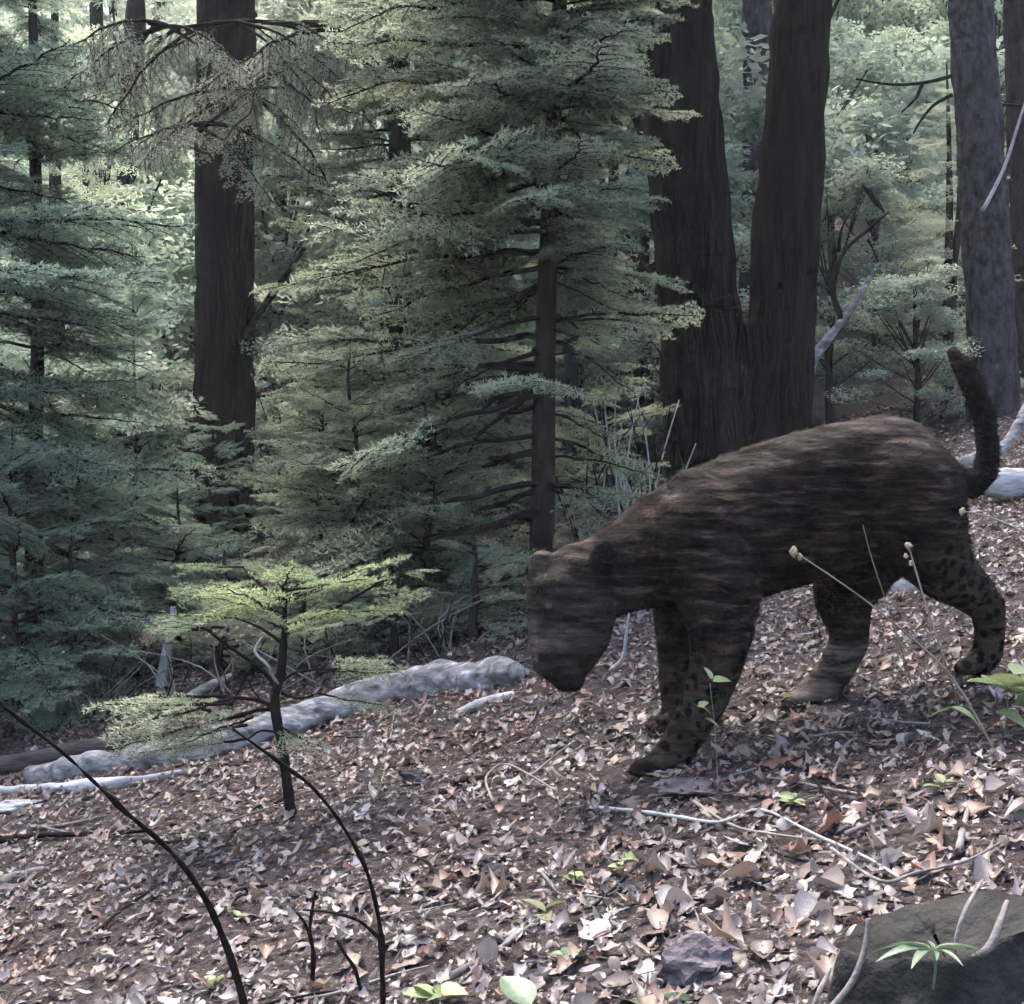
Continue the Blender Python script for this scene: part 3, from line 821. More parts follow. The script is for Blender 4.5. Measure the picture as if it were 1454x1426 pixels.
# ------------------------------------------------------------------ fallen logs
def log(name, label, rows, rad, material, seg=26, sub=14, rough=.012, ridge=.004, cat='log', lift=0.0, group=None, seed=0.0, D=None, knots=None):
    pts = []
    for q in rows:
        p = P(q[0], q[1], q[2]) if len(q) > 2 else hit(q[0], q[1])
        pts.append(p + Vector((0, 0, lift)))
    b_ = pts[0].copy()
    v, f = tube([p - b_ for p in pts], rad, seg=seg, sub=sub, rough=rough, nscale=9, ridge=ridge, seed=seed)
    t = setp(obj(name, mesh(name, v, f, material), loc=b_), label, cat, group)
    return t
log('fallen_log', 'long weathered grey log lying behind the fir sapling', [(46, 1118), (130, 1102), (260, 1078), (400, 1045), (540, 1002), (640, 978), (735, 972)], [.035, .045, .052, .060, .068, .066, .05], M['log'], lift=.03, seed=3, rough=.022, ridge=.006, seg=40, sub=24)
log('fallen_log', 'dark rotten log with bleached top at the far end of the long grey log', [(-60, 1112), (40, 1098), (120, 1083), (230, 1066)], [.03, .032, .03, .02], M['log_dark'], lift=.05, seed=8)
log('fallen_log', 'thin bleached log lying in front of the long grey log\'s thin end', [(-40, 1128), (60, 1125), (180, 1116), (280, 1098)], [.016, .018, .016, .010], M['log_white'], lift=.012, seg=12, rough=.006, seed=5)
log('leaning_pole', 'black dead pole slanting up from the leaf litter behind the logs', [(-20, 1095, 5.6), (90, 1060, 5.7), (220, 1010, 5.9), (330, 965, 6.1)], [.03, .028, .024, .014], M['log_dark'], seg=12, seed=6)
log('fallen_log', 'dead grey limb leaning across the dark hollow behind the logs', [(190, 1075, 5.5), (225, 1030, 5.6), (270, 990, 5.7), (330, 960, 5.8)], [.018, .02, .018, .012], M['log'], seg=10, seed=12, rough=.006)
log('standing_snag', 'short pale dead stake standing upright in the hollow', [(228, 975, 6.2), (236, 930, 6.2), (244, 890, 6.2), (246, 862, 6.2)], [.022, .02, .017, .012], M['dead_twig'], seg=10, seed=2, rough=.004, cat='dead tree')
log('bleached_log', 'short bleached log seen under the big cat\'s belly', [(1205, 846), (1260, 842), (1310, 838), (1350, 836)], [.03, .034, .032, .024], M['log_white'], lift=.02, seg=16, seed=9)
log('bleached_log', 'split pale log lying below the speckled trunk, top of the pile', [(1398, 690, 6.1), (1440, 686, 6.1), (1500, 680, 6.2), (1600, 672, 6.3)], [.06, .066, .066, .06], M['log_white'], seg=18, seed=19, rough=.02)
log('bleached_log', 'pale log lying under the split one in the pile', [(1366, 742, 6.0), (1420, 738, 6.0), (1500, 730, 6.1), (1600, 722, 6.2)], [.04, .055, .06, .06], M['log'], seg=18, seed=23, rough=.02)
log('bleached_log', 'thin grey pole leaning on the log pile', [(1340, 668, 6.2), (1385, 650, 6.2), (1425, 636, 6.25), (1470, 560, 6.4)], [.02, .026, .026, .02], M['log'], seg=12, seed=29, rough=.008)
log('dead_limb', 'slender dead limb sloping into the undergrowth right of the long grey log', [(650, 1018), (690, 1002), (730, 992)], [.012, .014, .010], M['dead_twig'], seg=8, lift=.012, rough=.004)

# ------------------------------------------------------------------ sticks on the floor
def stick(label, rows, rad, material, name='stick', lift=.012, D=None, cat='stick', group=None, taper=.5):
    pts = []
    for q in rows:
        pts.append(P(*q) if len(q) > 2 else hit(q[0], q[1]) + Vector((0, 0, lift)))
    b_ = pts[0].copy()
    v, f = tube([p - b_ for p in pts], np.linspace(rad, rad * taper, len(pts)), seg=7, sub=5, rough=rad * .25, nscale=40)
    return setp(obj(name, mesh(name, v, f, material), loc=b_), label, cat, group)
stick('long thin bleached stick bent at its middle, lying before the big cat\'s front paw', [(838, 1158), (900, 1163), (960, 1172), (1020, 1180), (1082, 1163), (1160, 1200), (1230, 1232), (1278, 1262)], .0052, M['dead_twig'], lift=.02)
stick('thin pale stick crossing the bent bleached stick', [(985, 1150), (1040, 1185), (1100, 1198), (1175, 1208)], .0045, M['grass'], lift=.02)
stick('dark slanting twig standing out of the litter above the bent bleached stick', [(1142, 1090), (1165, 1130), (1200, 1172)], .005, M['twig'], lift=.02)
stick('dark twig with one round leaf beside it', [(1215, 1135), (1235, 1155), (1262, 1180)], .004, M['twig'], lift=.02)
stick('pale stick lying in the leaves above the stump', [(1200, 1195), (1240, 1180), (1300, 1165)], .006, M['rootlet'], lift=.016)
stick('straight pale stick poking from the leaves at the bottom of the slope', [(640, 1398), (700, 1365), (770, 1312)], .008, M['rootlet'], lift=.016)
stick('thin pale stick lying in front of the thin bleached log', [(55, 1182), (90, 1178), (150, 1165)], .007, M['rootlet'], lift=.014)
stick('long black stick lying flat across the open litter', [(0, 1200), (60, 1193), (130, 1192), (205, 1188)], .010, M['twig'], lift=.016)
stick('short dark stick lying past the tip of the long black stick', [(190, 1200), (240, 1204), (292, 1198)], .008, M['twig'], lift=.014)
stick('flat pale slab of bark on the open litter', [(2, 1260), (30, 1250), (68, 1240)], .020, M['rootlet'], lift=.012)
stick('short dark twig by the thicker black foreground stem', [(335, 1275), (360, 1270), (382, 1265)], .007, M['twig'], lift=.014)
stick('curled pale grass-like stick in a loop on the litter', [(700, 1155), (690, 1120), (715, 1100), (750, 1115), (790, 1140)], .004, M['grass'], lift=.03)
stick('reddish-brown bare strip of wood near the dark bark chunk', [(640, 1118), (690, 1108), (740, 1100)], .014, M['bark_brown'], lift=.008)
stick('white stick snapped upright under the big cat\'s chin', [(868, 950, 4.45), (884, 935, 4.45), (889, 905, 4.45), (894, 868, 4.45)], .007, M['log_white'], lift=0)
stick('thin slanting twig resting on the stump\'s upper edge', [(1180, 1240), (1250, 1290), (1300, 1278), (1370, 1262), (1420, 1235)], .0042, M['rootlet'], lift=.05)
stick('forked pale stick standing in the leaves above the stump', [(1360, 1225), (1368, 1190), (1375, 1160)], .008, M['rootlet'], lift=.02)
stick('slim pale upright dry stem in front of the long grey log', [(540, 1118), (550, 1075), (560, 1010)], .004, M['grass'], lift=.0)
# random smaller sticks strewn around
rk = random.Random(77)
for k in range(46):
    y = 2.2 + 3.6 * rk.random(); x = rk.uniform(-.37, .37) * y
    L = rk.uniform(.08, .30); an = rk.uniform(0, PI)
    pts = []
    for s_ in (-.5, -.15, .2, .5):
        xx = x + math.cos(an) * L * s_ + rk.gauss(0, .008); yy = y + math.sin(an) * L * s_ + rk.gauss(0, .008)
        pts.append(Vector((xx, yy, g(xx, yy) + .014)))
    b_ = pts[0].copy()
    r_ = rk.uniform(.0025, .006)
    v, f = tube([p - b_ for p in pts], np.linspace(r_, r_ * .5, 4), seg=5, sub=3)
    dk = k % 2
    ppx, ppy = 727 + x / y * FOC, 713 - (g(x, y) - CZ) / y * FOC
    near = min(((1050, 1180, 'by the bent bleached stick'), (1340, 1300, 'by the stump'), (990, 1380, 'by the mauve stone'), (412, 1160, 'by the foot of the fir sapling'), (350, 1070, 'by the long grey log'),
                (708, 1250, 'by the black curled bark'), (100, 1195, 'by the long black stick'), (350, 1380, 'by the thicker foreground shoot'), (545, 1380, 'by the slimmer foreground shoot'),
                (930, 1095, "by the big cat's front paw"), (1390, 960, "by the big cat's hind paw"), (640, 1110, 'by the reddish strip of wood'), (800, 1340, 'by the straight pale stick')),
               key=lambda q: (q[0] - ppx) ** 2 + (q[1] - ppy) ** 2)[2]
    lab = ('short dark twig' if dk else 'short pale twig') + ' lying loose among dead leaves ' + near
    setp(obj('fallen_twig', mesh('fallen_twig', v, f, M['twig'] if dk else M['rootlet']), loc=b_), lab, 'twig', ('dark' if dk else 'pale') + ' loose twigs ' + near)

# foreground bare shoots
def shoot(label, lines, mat_):
    b_ = Vector(lines[0][0][0]) if False else lines[0][0][0].copy()
    t = empty('bare_shoot', b_, label, 'shoot')
    for i, (pts, r0, r1) in enumerate(lines):
        v, f = tube([p - b_ for p in pts], np.linspace(r0, r1, len(pts)), seg=8, sub=8, rough=r0 * .30, nscale=22)
        obj('stem' if i == 0 else 'side_twig', mesh('stem', v, f, mat_), t)
    return t
h0 = hit(356, 1445); d0 = h0.y
shoot('bare black shoot arching up from the ground, thicker of the two foreground shoots', [([h0 - Vector((0, 0, .04)), P(340, 1400, d0 - .02), P(318, 1335, d0 - .05), P(290, 1275, d0 - .1), P(245, 1212, d0 - .18), P(175, 1150, d0 - .3), P(90, 1070, d0 - .45), P(-20, 985, d0 - .6)], .0085, .0028)], M['twig'])
h1 = hit(545, 1440); d1 = h1.y
shoot('bare thin shoot with forked side twigs, slimmer of the two foreground shoots', [
    ([h1 - Vector((0, 0, .04)), P(543, 1390, d1 - .02), P(540, 1320, d1 - .05), P(525, 1250, d1 - .1), P(497, 1190, d1 - .15), P(450, 1125, d1 - .22), P(400, 1085, d1 - .3), P(330, 1035, d1 - .4)], .0058, .0022),
    ([P(541, 1335, d1 - .045), P(510, 1308, d1 - .06), P(470, 1296, d1 - .1), P(430, 1292, d1 - .12)], .004, .002)], M['twig'])
h2 = hit(440, 1412); d2 = h2.y
shoot('short bare forked twig standing between the two foreground shoots', [
    ([h2 - Vector((0, 0, .03)), P(445, 1360, d2), P(440, 1320, d2 - .01), P(448, 1265, d2 - .02)], .006, .003),
    ([P(441, 1335, d2), P(432, 1310, d2 - .03), P(420, 1295, d2 - .04)], .003, .0015)], M['twig'])
h3 = hit(520, 1418); d3 = h3.y
shoot('small leaning twig by the slimmer foreground shoot\'s foot', [([h3 - Vector((0, 0, .03)), P(505, 1380, d3), P(490, 1355, d3 - .01), P(478, 1335, d3 - .02)], .005, .0025)], M['twig'])

# ------------------------------------------------------------------ stones and stump
def rock(name, label, p, size, material, seed, cat='stone'):
    bm = bmesh.new(); bmesh.ops.create_icosphere(bm, subdivisions=4, radius=1)
    q = np.array([v_.co for v_ in bm.verts])
    n_ = .42 * vnoise(q * 1.3 + seed) + .22 * vnoise(q * 3.1 + seed) + .10 * vnoise(q * 7 + seed)
    n_ = np.round(n_ * 9) / 9 * .55 + n_ * .45
    for v_, k in zip(bm.verts, n_): v_.co = v_.co * (1 + k)
    for v_ in bm.verts: v_.co = Vector((v_.co.x * size[0], v_.co.y * size[1], v_.co.z * size[2]))
    me = bpy.data.meshes.new(name); bm.to_mesh(me); bm.free(); me.materials.append(material)
    return setp(obj(name, me, loc=p), label, cat)
p = hit(990, 1385); rock('stone', 'rough mauve-grey stone among red-brown leaves below the bent stick', p + Vector((0, 0, .015)), (.072, .06, .045), M['stone'], 3.0)
p = hit(593, 1112); rock('bark_chunk', 'black chunk of rotten bark beside the reddish strip of wood', p + Vector((0, 0, .01)), (.05, .035, .028), M['stone_dark'], 8.0, 'bark')
p = hit(708, 1250); rock('bark_chunk', 'black curled chunk of bark halfway down the open litter', p + Vector((0, 0, .01)), (.045, .03, .02), M['stone_dark'], 11.0, 'bark')
p = hit(690, 1218); rock('stone', 'flat grey stone next to the black curled bark', p + Vector((0, 0, .004)), (.045, .03, .010), M['stone'], 5.0)
p = hit(985, 1118); rock('stone', 'flat grey rock slab at the big cat\'s front paw', p + Vector((0, 0, .0)), (.10, .07, .016), M['stone'], 15.0)
p = hit(35, 1148); rock('stone', 'pale flat stone by the thin bleached log', p + Vector((0, 0, .006)), (.09, .05, .022), M['log_white'], 25.0)
p = hit(18, 1270); rock('stone', 'grey stone beside the flat slab of bark', p + Vector((0, 0, .004)), (.06, .04, .02), M['stone'], 35.0)

# stump: a broken root flare
sbp = hit(1345, 1420)
st = empty('tree_stump', sbp, 'dark mossy stump with pale roots creeping over it', 'stump')
nth, nz_ = 64, 22
th_ = np.linspace(0, 2 * PI, nth, endpoint=False)
Vv = []
for k in range(nz_):
    u = k / (nz_ - 1)
    rr = (.235 - .085 * u + .07 * (1 - u) ** 3)
    fl = 1 + .16 * np.cos(3 * th_ + .6) * (1 - u) + .08 * np.cos(5 * th_ + 2)
    top = .115 + .035 * np.cos(th_ - .2)                    # slanting broken rim
    Vv.append(np.stack([np.cos(th_) * rr * fl, np.sin(th_) * rr * fl * .75, -.10 + u * (top + .10)], 1))
Vv = np.concatenate(Vv)
Vv += (.016 * vnoise(Vv * 14) + .008 * vnoise(Vv * 34))[:, None] * np.stack([np.cos(np.tile(th_, nz_)), np.sin(np.tile(th_, nz_)), 0 * np.tile(th_, nz_) + .5], 1)
Ff = []
for k in range(nz_ - 1):
    for j in range(nth):
        j2 = (j + 1) % nth
        Ff.append((k * nth + j, k * nth + j2, (k + 1) * nth + j2, (k + 1) * nth + j))
ci = len(Vv)
ring = Vv[(nz_ - 1) * nth:]
inner = ring * np.array([.55, .55, 1]) + np.array([0, 0, -.03]) + .02 * vnoise(ring * 30)[:, None]
Vv = np.concatenate([Vv, inner, [[0, 0, .06]]])
for j in range(nth):
    j2 = (j + 1) % nth
    Ff.append(((nz_ - 1) * nth + j, (nz_ - 1) * nth + j2, ci + j2, ci + j))
    Ff.append((ci + j, ci + j2, ci + nth))
obj('bark', mesh('bark', Vv, Ff, M['stump']), st)
def surf(px, py, d): return P(px, py, sbp.y + d) - sbp
for rows, r_ in (([(1232, 1305, -.14), (1228, 1345, -.16), (1212, 1390, -.18), (1185, 1426, -.2), (1170, 1445, -.2)], .0052), ([(1180, 1375, -.1), (1165, 1405, -.13), (1150, 1440, -.15)], .005),
                 ([(1395, 1250, -.10), (1372, 1290, -.2), (1360, 1325, -.22), (1356, 1355, -.22)], .004), ([(1430, 1280, -.14), (1420, 1310, -.18), (1405, 1345, -.2), (1380, 1360, -.22)], .0065)):
    v, f = tube([surf(*q) for q in rows], r_ * (.3 + .7 * np.sin(np.linspace(.25, 2.9, len(rows)))), seg=7, sub=5, rough=r_ * .2, nscale=40)
    obj('root', mesh('root', v, f, M['rootlet']), st)

# ------------------------------------------------------------------ green herbs and dry stalks
def blade(wid, cup=.25, bend=.35, n=7):
    V, F = [], []
    for i in range(n):
        u = i / (n - 1)
        ww = wid * (math.sin(PI * u ** .8) ** .8 if 0 < u < 1 else 0) + .006
        x = u; z = -bend * u * u
        V += [(x, -ww, z + cup * ww), (x, -ww * .5, z + cup * ww * .25), (x, 0, z), (x, ww * .5, z + cup * ww * .25), (x, ww, z + cup * ww)]
    for i in range(n - 1):
        for j in range(4):
            a_ = i * 5 + j
            F.append((a_, a_ + 5, a_ + 6, a_ + 1))
    return V, F
LEAF = {k: mesh('leaf', *blade(w_, c_, b_), M[m_]) for k, (w_, c_, b_, m_) in {
    'oval': (.30, .3, .25, 'herb'), 'broad': (.40, .25, .35, 'herb'), 'narrow': (.11, .4, .45, 'herb_dark'), 'dark': (.34, .25, .3, 'herb_dark')}.items()}
STEM = {}
def herb(name, label, base, leaves, stem_top=None, stem_r=.002, cat='plant', group=None, seed=0):
    """leaves: (kind, point relative to base, azimuth, pitch, length)"""
    t = empty(name, base, label, cat, group)
    top = stem_top or Vector((0, 0, .06))
    v, f = tube([Vector((0, 0, -.02)), top * .5 + Vector((.004, 0, 0)), top], [stem_r, stem_r * .9, stem_r * .6], seg=6, sub=3)
    obj('stem', mesh('stem', v, f, M['herb_dark']), t)
    for kd, p, az, pit, L in leaves:
        R = Matrix.Rotation(az, 4, 'Z') @ Matrix.Rotation(-pit, 4, 'Y') @ Matrix.Rotation(random.gauss(0, .3), 4, 'X')
        obj('leaf', LEAF[kd], t, p, R.to_euler(), L)
    return t
rq = random.Random(19)
def rosette(label, px, py, n, kd, L, h=.05, pit=.4, base_lift=0, spreadz=.03, name='herb'):
    b_ = hit(px, py)
    top = Vector((rq.gauss(0, .01), rq.gauss(0, .01), h))
    lv = []
    for k in range(n):
        u = rq.uniform(.35, 1) if n > 3 else 1 - .2 * k
        lv.append((kd, top * u, k * 2.4 + rq.gauss(0, .3), pit + rq.gauss(0, .25), L * rq.uniform(.7, 1.15)))
    return herb(name, label, b_, lv, top)
rosette('bright green leafy seedling with broad leaves at the bottom of the slope', 620, 1424, 5, 'broad', .055, .03)
rosette('large pale green leaf clump lowest on the slope', 750, 1440, 4, 'dark', .085, .02, .05)
rosette('long pale green leaves sprouting below the mauve stone', 925, 1440, 4, 'dark', .10, .02, .12)
rosette('dark green seedling beside the straight pale stick', 800, 1372, 4, 'dark', .055, .025, .3)
rosette('small yellow-green seedling by the top of the straight pale stick', 775, 1312, 3, 'oval', .05, .03, .35)
rosette('yellow-green three-leaved sprout between the black curled bark and the bent stick', 815, 1262, 5, 'broad', .030, .04)
rosette('yellow-green leafy sprig below the end of the bent bleached stick', 878, 1262, 9, 'broad', .032, .075, .2)
rosette('lone tiny green sprout under the short forked foreground twig', 300, 1408, 4, 'oval', .035, .02)
rosette('low green sprout on the open litter under the short dark twig', 340, 1308, 3, 'oval', .03, .012, .15)
rosette('low light green sprig growing above the long bleached stick', 1128, 1150, 7, 'oval', .04, .03, .2)
rosette('light green sprig near the dark twig with the round leaf', 1330, 1128, 6, 'oval', .04, .03, .25)
rosette('green sprout at the big cat\'s far hind paw', 1132, 1006, 4, 'oval', .045, .022, .25)
rosette('tiny dark round-leaved seedling by the dark twig', 1222, 1152, 2, 'dark', .035, .012, .3)
# narrow-leaved plant on the stump
b_ = P(1325, 1385, sbp.y - .24)
lv = [('narrow', Vector((0, 0, .035)), az, .35, L * .8) for az, L in ((3.0, .10), (3.5, .105), (.1, .09), (-.3, .08), (4.0, .09), (5.2, .07), (2.4, .07), (1.4, .06), (4.7, .05))]
herb('narrow_leaved_herb', 'star-shaped narrow-leaved green plant growing against the stump', b_, lv, Vector((0, 0, .04)))
# bright leaves at the right edge
b_ = hit(1425, 1052)
lv = []
for px, py, az, L in ((1372, 968, -.1, .11), (1395, 962, .25, .14), (1420, 985, -.3, .12), (1440, 958, .5, .13), (1412, 1010, -.9, .08), (1440, 1000, -.6, .10), (1350, 1008, 3.0, .05), (1345, 1005, -.6, .07)):
    lv.append(('broad', P(px, py, b_.y) - b_, az, rq.uniform(-.1, .25), L))
herb('leafy_herb', 'lush light green leafy plant downhill of the big cat\'s hind paw', b_, lv, P(1430, 985, b_.y) - b_, .003)
# leaves in front of the cat's front leg
D_ = 3.40
b_ = hit(1020, 1135)
lv = [('broad', P(1012, 968, D_) - b_, .1, .3, .045), ('oval', P(1010, 965, D_) - b_, 2.2, 1.1, .036), ('oval', P(995, 1005, D_) - b_, 1.0, .5, .04), ('broad', P(990, 1003, D_) - b_, .2, -.2, .04), ('oval', P(1000, 1020, D_) - b_, -.3, -.3, .04)]
herb('slender_herb', 'slender herb with a few lit green leaves before the big cat\'s front leg', b_, lv, P(1008, 970, D_) - b_, .0010)
b_ = hit(938, 1112)
herb('seedling', 'pale green leaf beside the big cat\'s front paw', b_, [('broad', Vector((0, -.01, .012)), 2.6, .5, .045), ('oval', Vector((0, -.01, .012)), .3, .3, .03)], Vector((0, -.01, .014)))

def stalk(label, rows, heads, r_=.003):
    pts = [hit(rows[0][0], rows[0][1]) - Vector((0, 0, .01))] + [P(*q) for q in rows[1:]]
    b_ = pts[0].copy()
    t = empty('dry_stalk', b_, label, 'dry plant')
    v, f = tube([p - b_ for p in pts], np.linspace(r_, r_ * .6, len(pts)), seg=6, sub=4)
    obj('stem', mesh('stem', v, f, M['grass']), t)
    for hx, hy, hd, hr in heads:
        bm = bmesh.new(); bmesh.ops.create_icosphere(bm, subdivisions=2, radius=1)
        q = np.array([v_.co for v_ in bm.verts]); n_ = vnoise(q * 3.3 + hx)
        for v_, k in zip(bm.verts, n_): v_.co = Vector((v_.co.x, v_.co.y, v_.co.z * 1.25)) * hr * (1 + .5 * k)
        me = bpy.data.meshes.new('seed_head'); bm.to_mesh(me); bm.free(); me.materials.append(M['seed'])
        obj('seed_head', me, t, P(hx, hy, hd) - b_)
    return t
stalk('thin dry stalk with tan seed head leaning across the big cat\'s belly', [(1420, 1075), (1350, 960, 3.25), (1260, 878, 3.22), (1200, 832, 3.2), (1130, 785, 3.2)], [(1128, 783, 3.2, .009), (1136, 790, 3.2, .006)])
stalk('upright dry stalk with seed heads before the big cat\'s thigh', [(1365, 1010), (1340, 935, 3.42), (1312, 850, 3.4), (1290, 775, 3.4)], [(1290, 775, 3.4, .008), (1294, 800, 3.405, .006), (1286, 790, 3.4, .005)])
stalk('dry stalk with pale seed head leaning out by the log pile', [(1500, 1000), (1490, 800, 3.5), (1450, 755, 3.5), (1400, 733, 3.5), (1366, 726, 3.5)], [(1366, 726, 3.5, .007)])
stalk('faint thin dry stem standing among the leaves behind the upright stalk', [(1300, 985), (1270, 890, 3.7), (1240, 800, 3.6), (1225, 745, 3.6)], [], .0018)

# dead brush under the centre fir
rbq = random.Random(3)
for k in range(7):
    b_ = on_ground(rbq.uniform(800, 930), rbq.uniform(6.3, 6.9))
    t = empty('dead_brush', b_, 'tangle of thin dead twigs under the thin-stemmed fir', 'dead brush', 'dead brush under the fir')
    for j in range(6):
        top = Vector((rbq.gauss(0, .25), rbq.gauss(0, .15), rbq.uniform(.35, .85)))
        v, f = tube([Vector((0, 0, -.03)), top * .5 + Vector((rbq.gauss(0, .06), 0, .05)), top], [.006, .0045, .002], seg=5, sub=4)
        obj('dead_twig', mesh('dead_twig', v, f, M['dead_twig'] if j % 2 else M['twig']), t)

for k, (px, D, lab) in enumerate(((345, 5.6, 'tangle of thin dead twigs just behind the fir sapling'), (470, 5.5, 'tangle of dead twigs standing against the long grey log'),
                                  (610, 5.6, 'tangle of dead twigs beside the thick end of the long grey log'), (250, 5.7, 'tangle of dead twigs at the foot of the pale dead stake'), (140, 5.9, 'tangle of dead twigs over the black leaning pole'))):
    b_ = on_ground(px, D)
    t = empty('dead_brush', b_, lab, 'dead brush')
    for j in range(9):
        top = Vector((rbq.gauss(0, .28), rbq.gauss(0, .15), rbq.uniform(.12, .42)))
        v, f = tube([Vector((rbq.gauss(0, .06), 0, -.03)), top * .5 + Vector((rbq.gauss(0, .06), 0, .04)), top], [.0042, .003, .0014], seg=5, sub=4)
        obj('dead_twig', mesh('dead_twig', v, f, M['rootlet'] if j % 3 else M['twig']), t)

# ------------------------------------------------------------------ the big cat
def big_cat():
    sph = []                                             # x, y, z, r, depth squash
    def chain(rows, sq=1.0, step=.35):
        pts = [(P(px, py, D), r_ / FOC * D) for px, py, D, r_ in rows]
        for (p0, r0), (p1, r1) in zip(pts[:-1], pts[1:]):
            n = max(2, int((p1 - p0).length / (step * min(r0, r1))))
            for i in range(n + 1):
                f_ = i / n
                sph.append((p0.lerp(p1, f_), r0 + (r1 - r0) * f_, sq))
    # torso, chest and neck
    chain([(1302, 690, 3.79, 66), (1255, 684, 3.78, 96), (1190, 704, 3.76, 103), (1130, 724, 3.75, 108), (1060, 746, 3.73, 106), (1000, 764, 3.72, 97), (955, 775, 3.71, 84)], .72)
    chain([(955, 778, 3.71, 82), (900, 800, 3.68, 67), (850, 822, 3.65, 60)], .85)
    chain([(985, 708, 3.66, 44), (1010, 740, 3.64, 60)], .8)     # shoulder blades
    chain([(988, 706, 3.78, 42), (1010, 740, 3.80, 58)], .8)
    chain([(1262, 636, 3.78, 46), (1300, 660, 3.78, 46)], .9)
    # head
    chain([(822, 828, 3.62, 58), (808, 850, 3.61, 57), (799, 888, 3.59, 44), (796, 922, 3.58, 35), (798, 945, 3.58, 29)], .95)
    chain([(840, 862, 3.58, 38), (835, 900, 3.57, 34), (820, 935, 3.57, 27)], .9)
    chain([(840, 862, 3.66, 36), (832, 905, 3.66, 30)], .9)
    chain([(770, 800, 3.60, 20), (765, 850, 3.58, 20), (768, 900, 3.57, 19), (771, 938, 3.57, 17)], 1.0)   # nose bridge
    chain([(782, 925, 3.545, 24), (778, 945, 3.545, 20)], 1.0); chain([(782, 925, 3.60, 24), (778, 945, 3.60, 20)], 1.0)   # whisker pads
    chain([(775, 832, 3.545, 17), (800, 828, 3.535, 18)], 1.0)   # brow
    chain([(800, 955, 3.57, 24), (812, 965, 3.57, 19), (800, 968, 3.57, 15)], 1.2)                         # chin
    # ears
    chain([(846, 812, 3.56, 15), (854, 794, 3.52, 20), (860, 778, 3.51, 14)], .55, .25)
    chain([(800, 784, 3.69, 15), (800, 766, 3.72, 17), (802, 755, 3.72, 11)], .55, .25)
    # near front leg
    chain([(985, 765, 3.63, 72), (1020, 840, 3.60, 62), (1024, 890, 3.58, 49), (1018, 940, 3.58, 39), (1000, 995, 3.58, 33), (972, 1045, 3.59, 28), (955, 1072, 3.59, 27), (938, 1084, 3.59, 22)], .85)
    for dx, dd in ((-6, -.035), (-14, -.012), (-14, .014), (-6, .038)):
        chain([(945 + dx, 1084, 3.59 + dd, 14), (925 + dx, 1090, 3.58 + dd, 13), (914 + dx, 1094, 3.58 + dd, 10)], 1.0, .3)
    # far front leg
    chain([(985, 800, 3.82, 66), (972, 870, 3.87, 46), (966, 920, 3.90, 34), (964, 970, 3.92, 29), (966, 1010, 3.93, 26), (955, 1025, 3.92, 24)], .85)
    for dx, dd in ((-6, -.03), (-12, 0), (-6, .03)):
        chain([(955 + dx, 1026, 3.92 + dd, 14), (938 + dx, 1032, 3.91 + dd, 12)], 1.0, .3)
    # far hind leg, stepping forward
    chain([(1250, 725, 3.86, 84), (1212, 805, 3.88, 58), (1196, 848, 3.88, 41), (1205, 885, 3.88, 31), (1206, 912, 3.88, 28), (1188, 948, 3.88, 27), (1163, 980, 3.88, 25), (1142, 992, 3.88, 22)], .85)
    for dx, dd in ((-4, -.03), (-10, 0), (-4, .03)):
        chain([(1146 + dx, 994, 3.88 + dd, 13), (1128 + dx, 1000, 3.87 + dd, 11)], 1.0, .3)
    # near hind leg, stretched back
    chain([(1285, 705, 3.70, 84), (1312, 765, 3.68, 62), (1338, 808, 3.70, 44), (1378, 838, 3.74, 33), (1402, 862, 3.78, 26), (1406, 895, 3.80, 22), (1403, 925, 3.81, 22), (1392, 940, 3.81, 21)], .85)
    for dx, dd in ((-4, -.03), (-10, 0), (-4, .03)):
        chain([(1390 + dx, 942, 3.81 + dd, 13), (1374 + dx, 949, 3.80 + dd, 11)], 1.0, .3)
    # tail
    chain([(1325, 662, 3.79, 30), (1352, 680, 3.80, 22), (1380, 692, 3.80, 18), (1399, 672, 3.79, 17), (1403, 630, 3.78, 16), (1395, 585, 3.77, 16), (1380, 548, 3.76, 16), (1364, 518, 3.75, 14), (1352, 500, 3.75, 9)], 1.0)
    b_ = P(1150, 1000, 3.75)
    bm = bmesh.new()
    for p, r_, sq in sph:
        q = p - b_
        bmesh.ops.create_icosphere(bm, subdivisions=2, radius=1, matrix=Matrix.Translation(q) @ Matrix.Diagonal((r_ * 1.03, r_ * 1.03 * sq, r_ * 1.03, 1)))
    me = bpy.data.meshes.new('cat_raw'); bm.to_mesh(me); bm.free()
    tmp = obj('cat_raw', me)
    m1 = tmp.modifiers.new('r', 'REMESH'); m1.mode = 'VOXEL'; m1.voxel_size = .0085; m1.use_smooth_shade = True
    m2 = tmp.modifiers.new('s', 'SMOOTH'); m2.factor = .5; m2.iterations = 9
    dg = bpy.context.evaluated_depsgraph_get()
    body = bpy.data.meshes.new_from_object(tmp.evaluated_get(dg))
    bpy.data.objects.remove(tmp)
    body.name = 'body'
    n = len(body.vertices)
    co = np.zeros(n * 3); body.vertices.foreach_get('co', co); co = co.reshape(-1, 3)
    no = np.zeros(n * 3); body.vertices.foreach_get('normal', no); no = no.reshape(-1, 3)
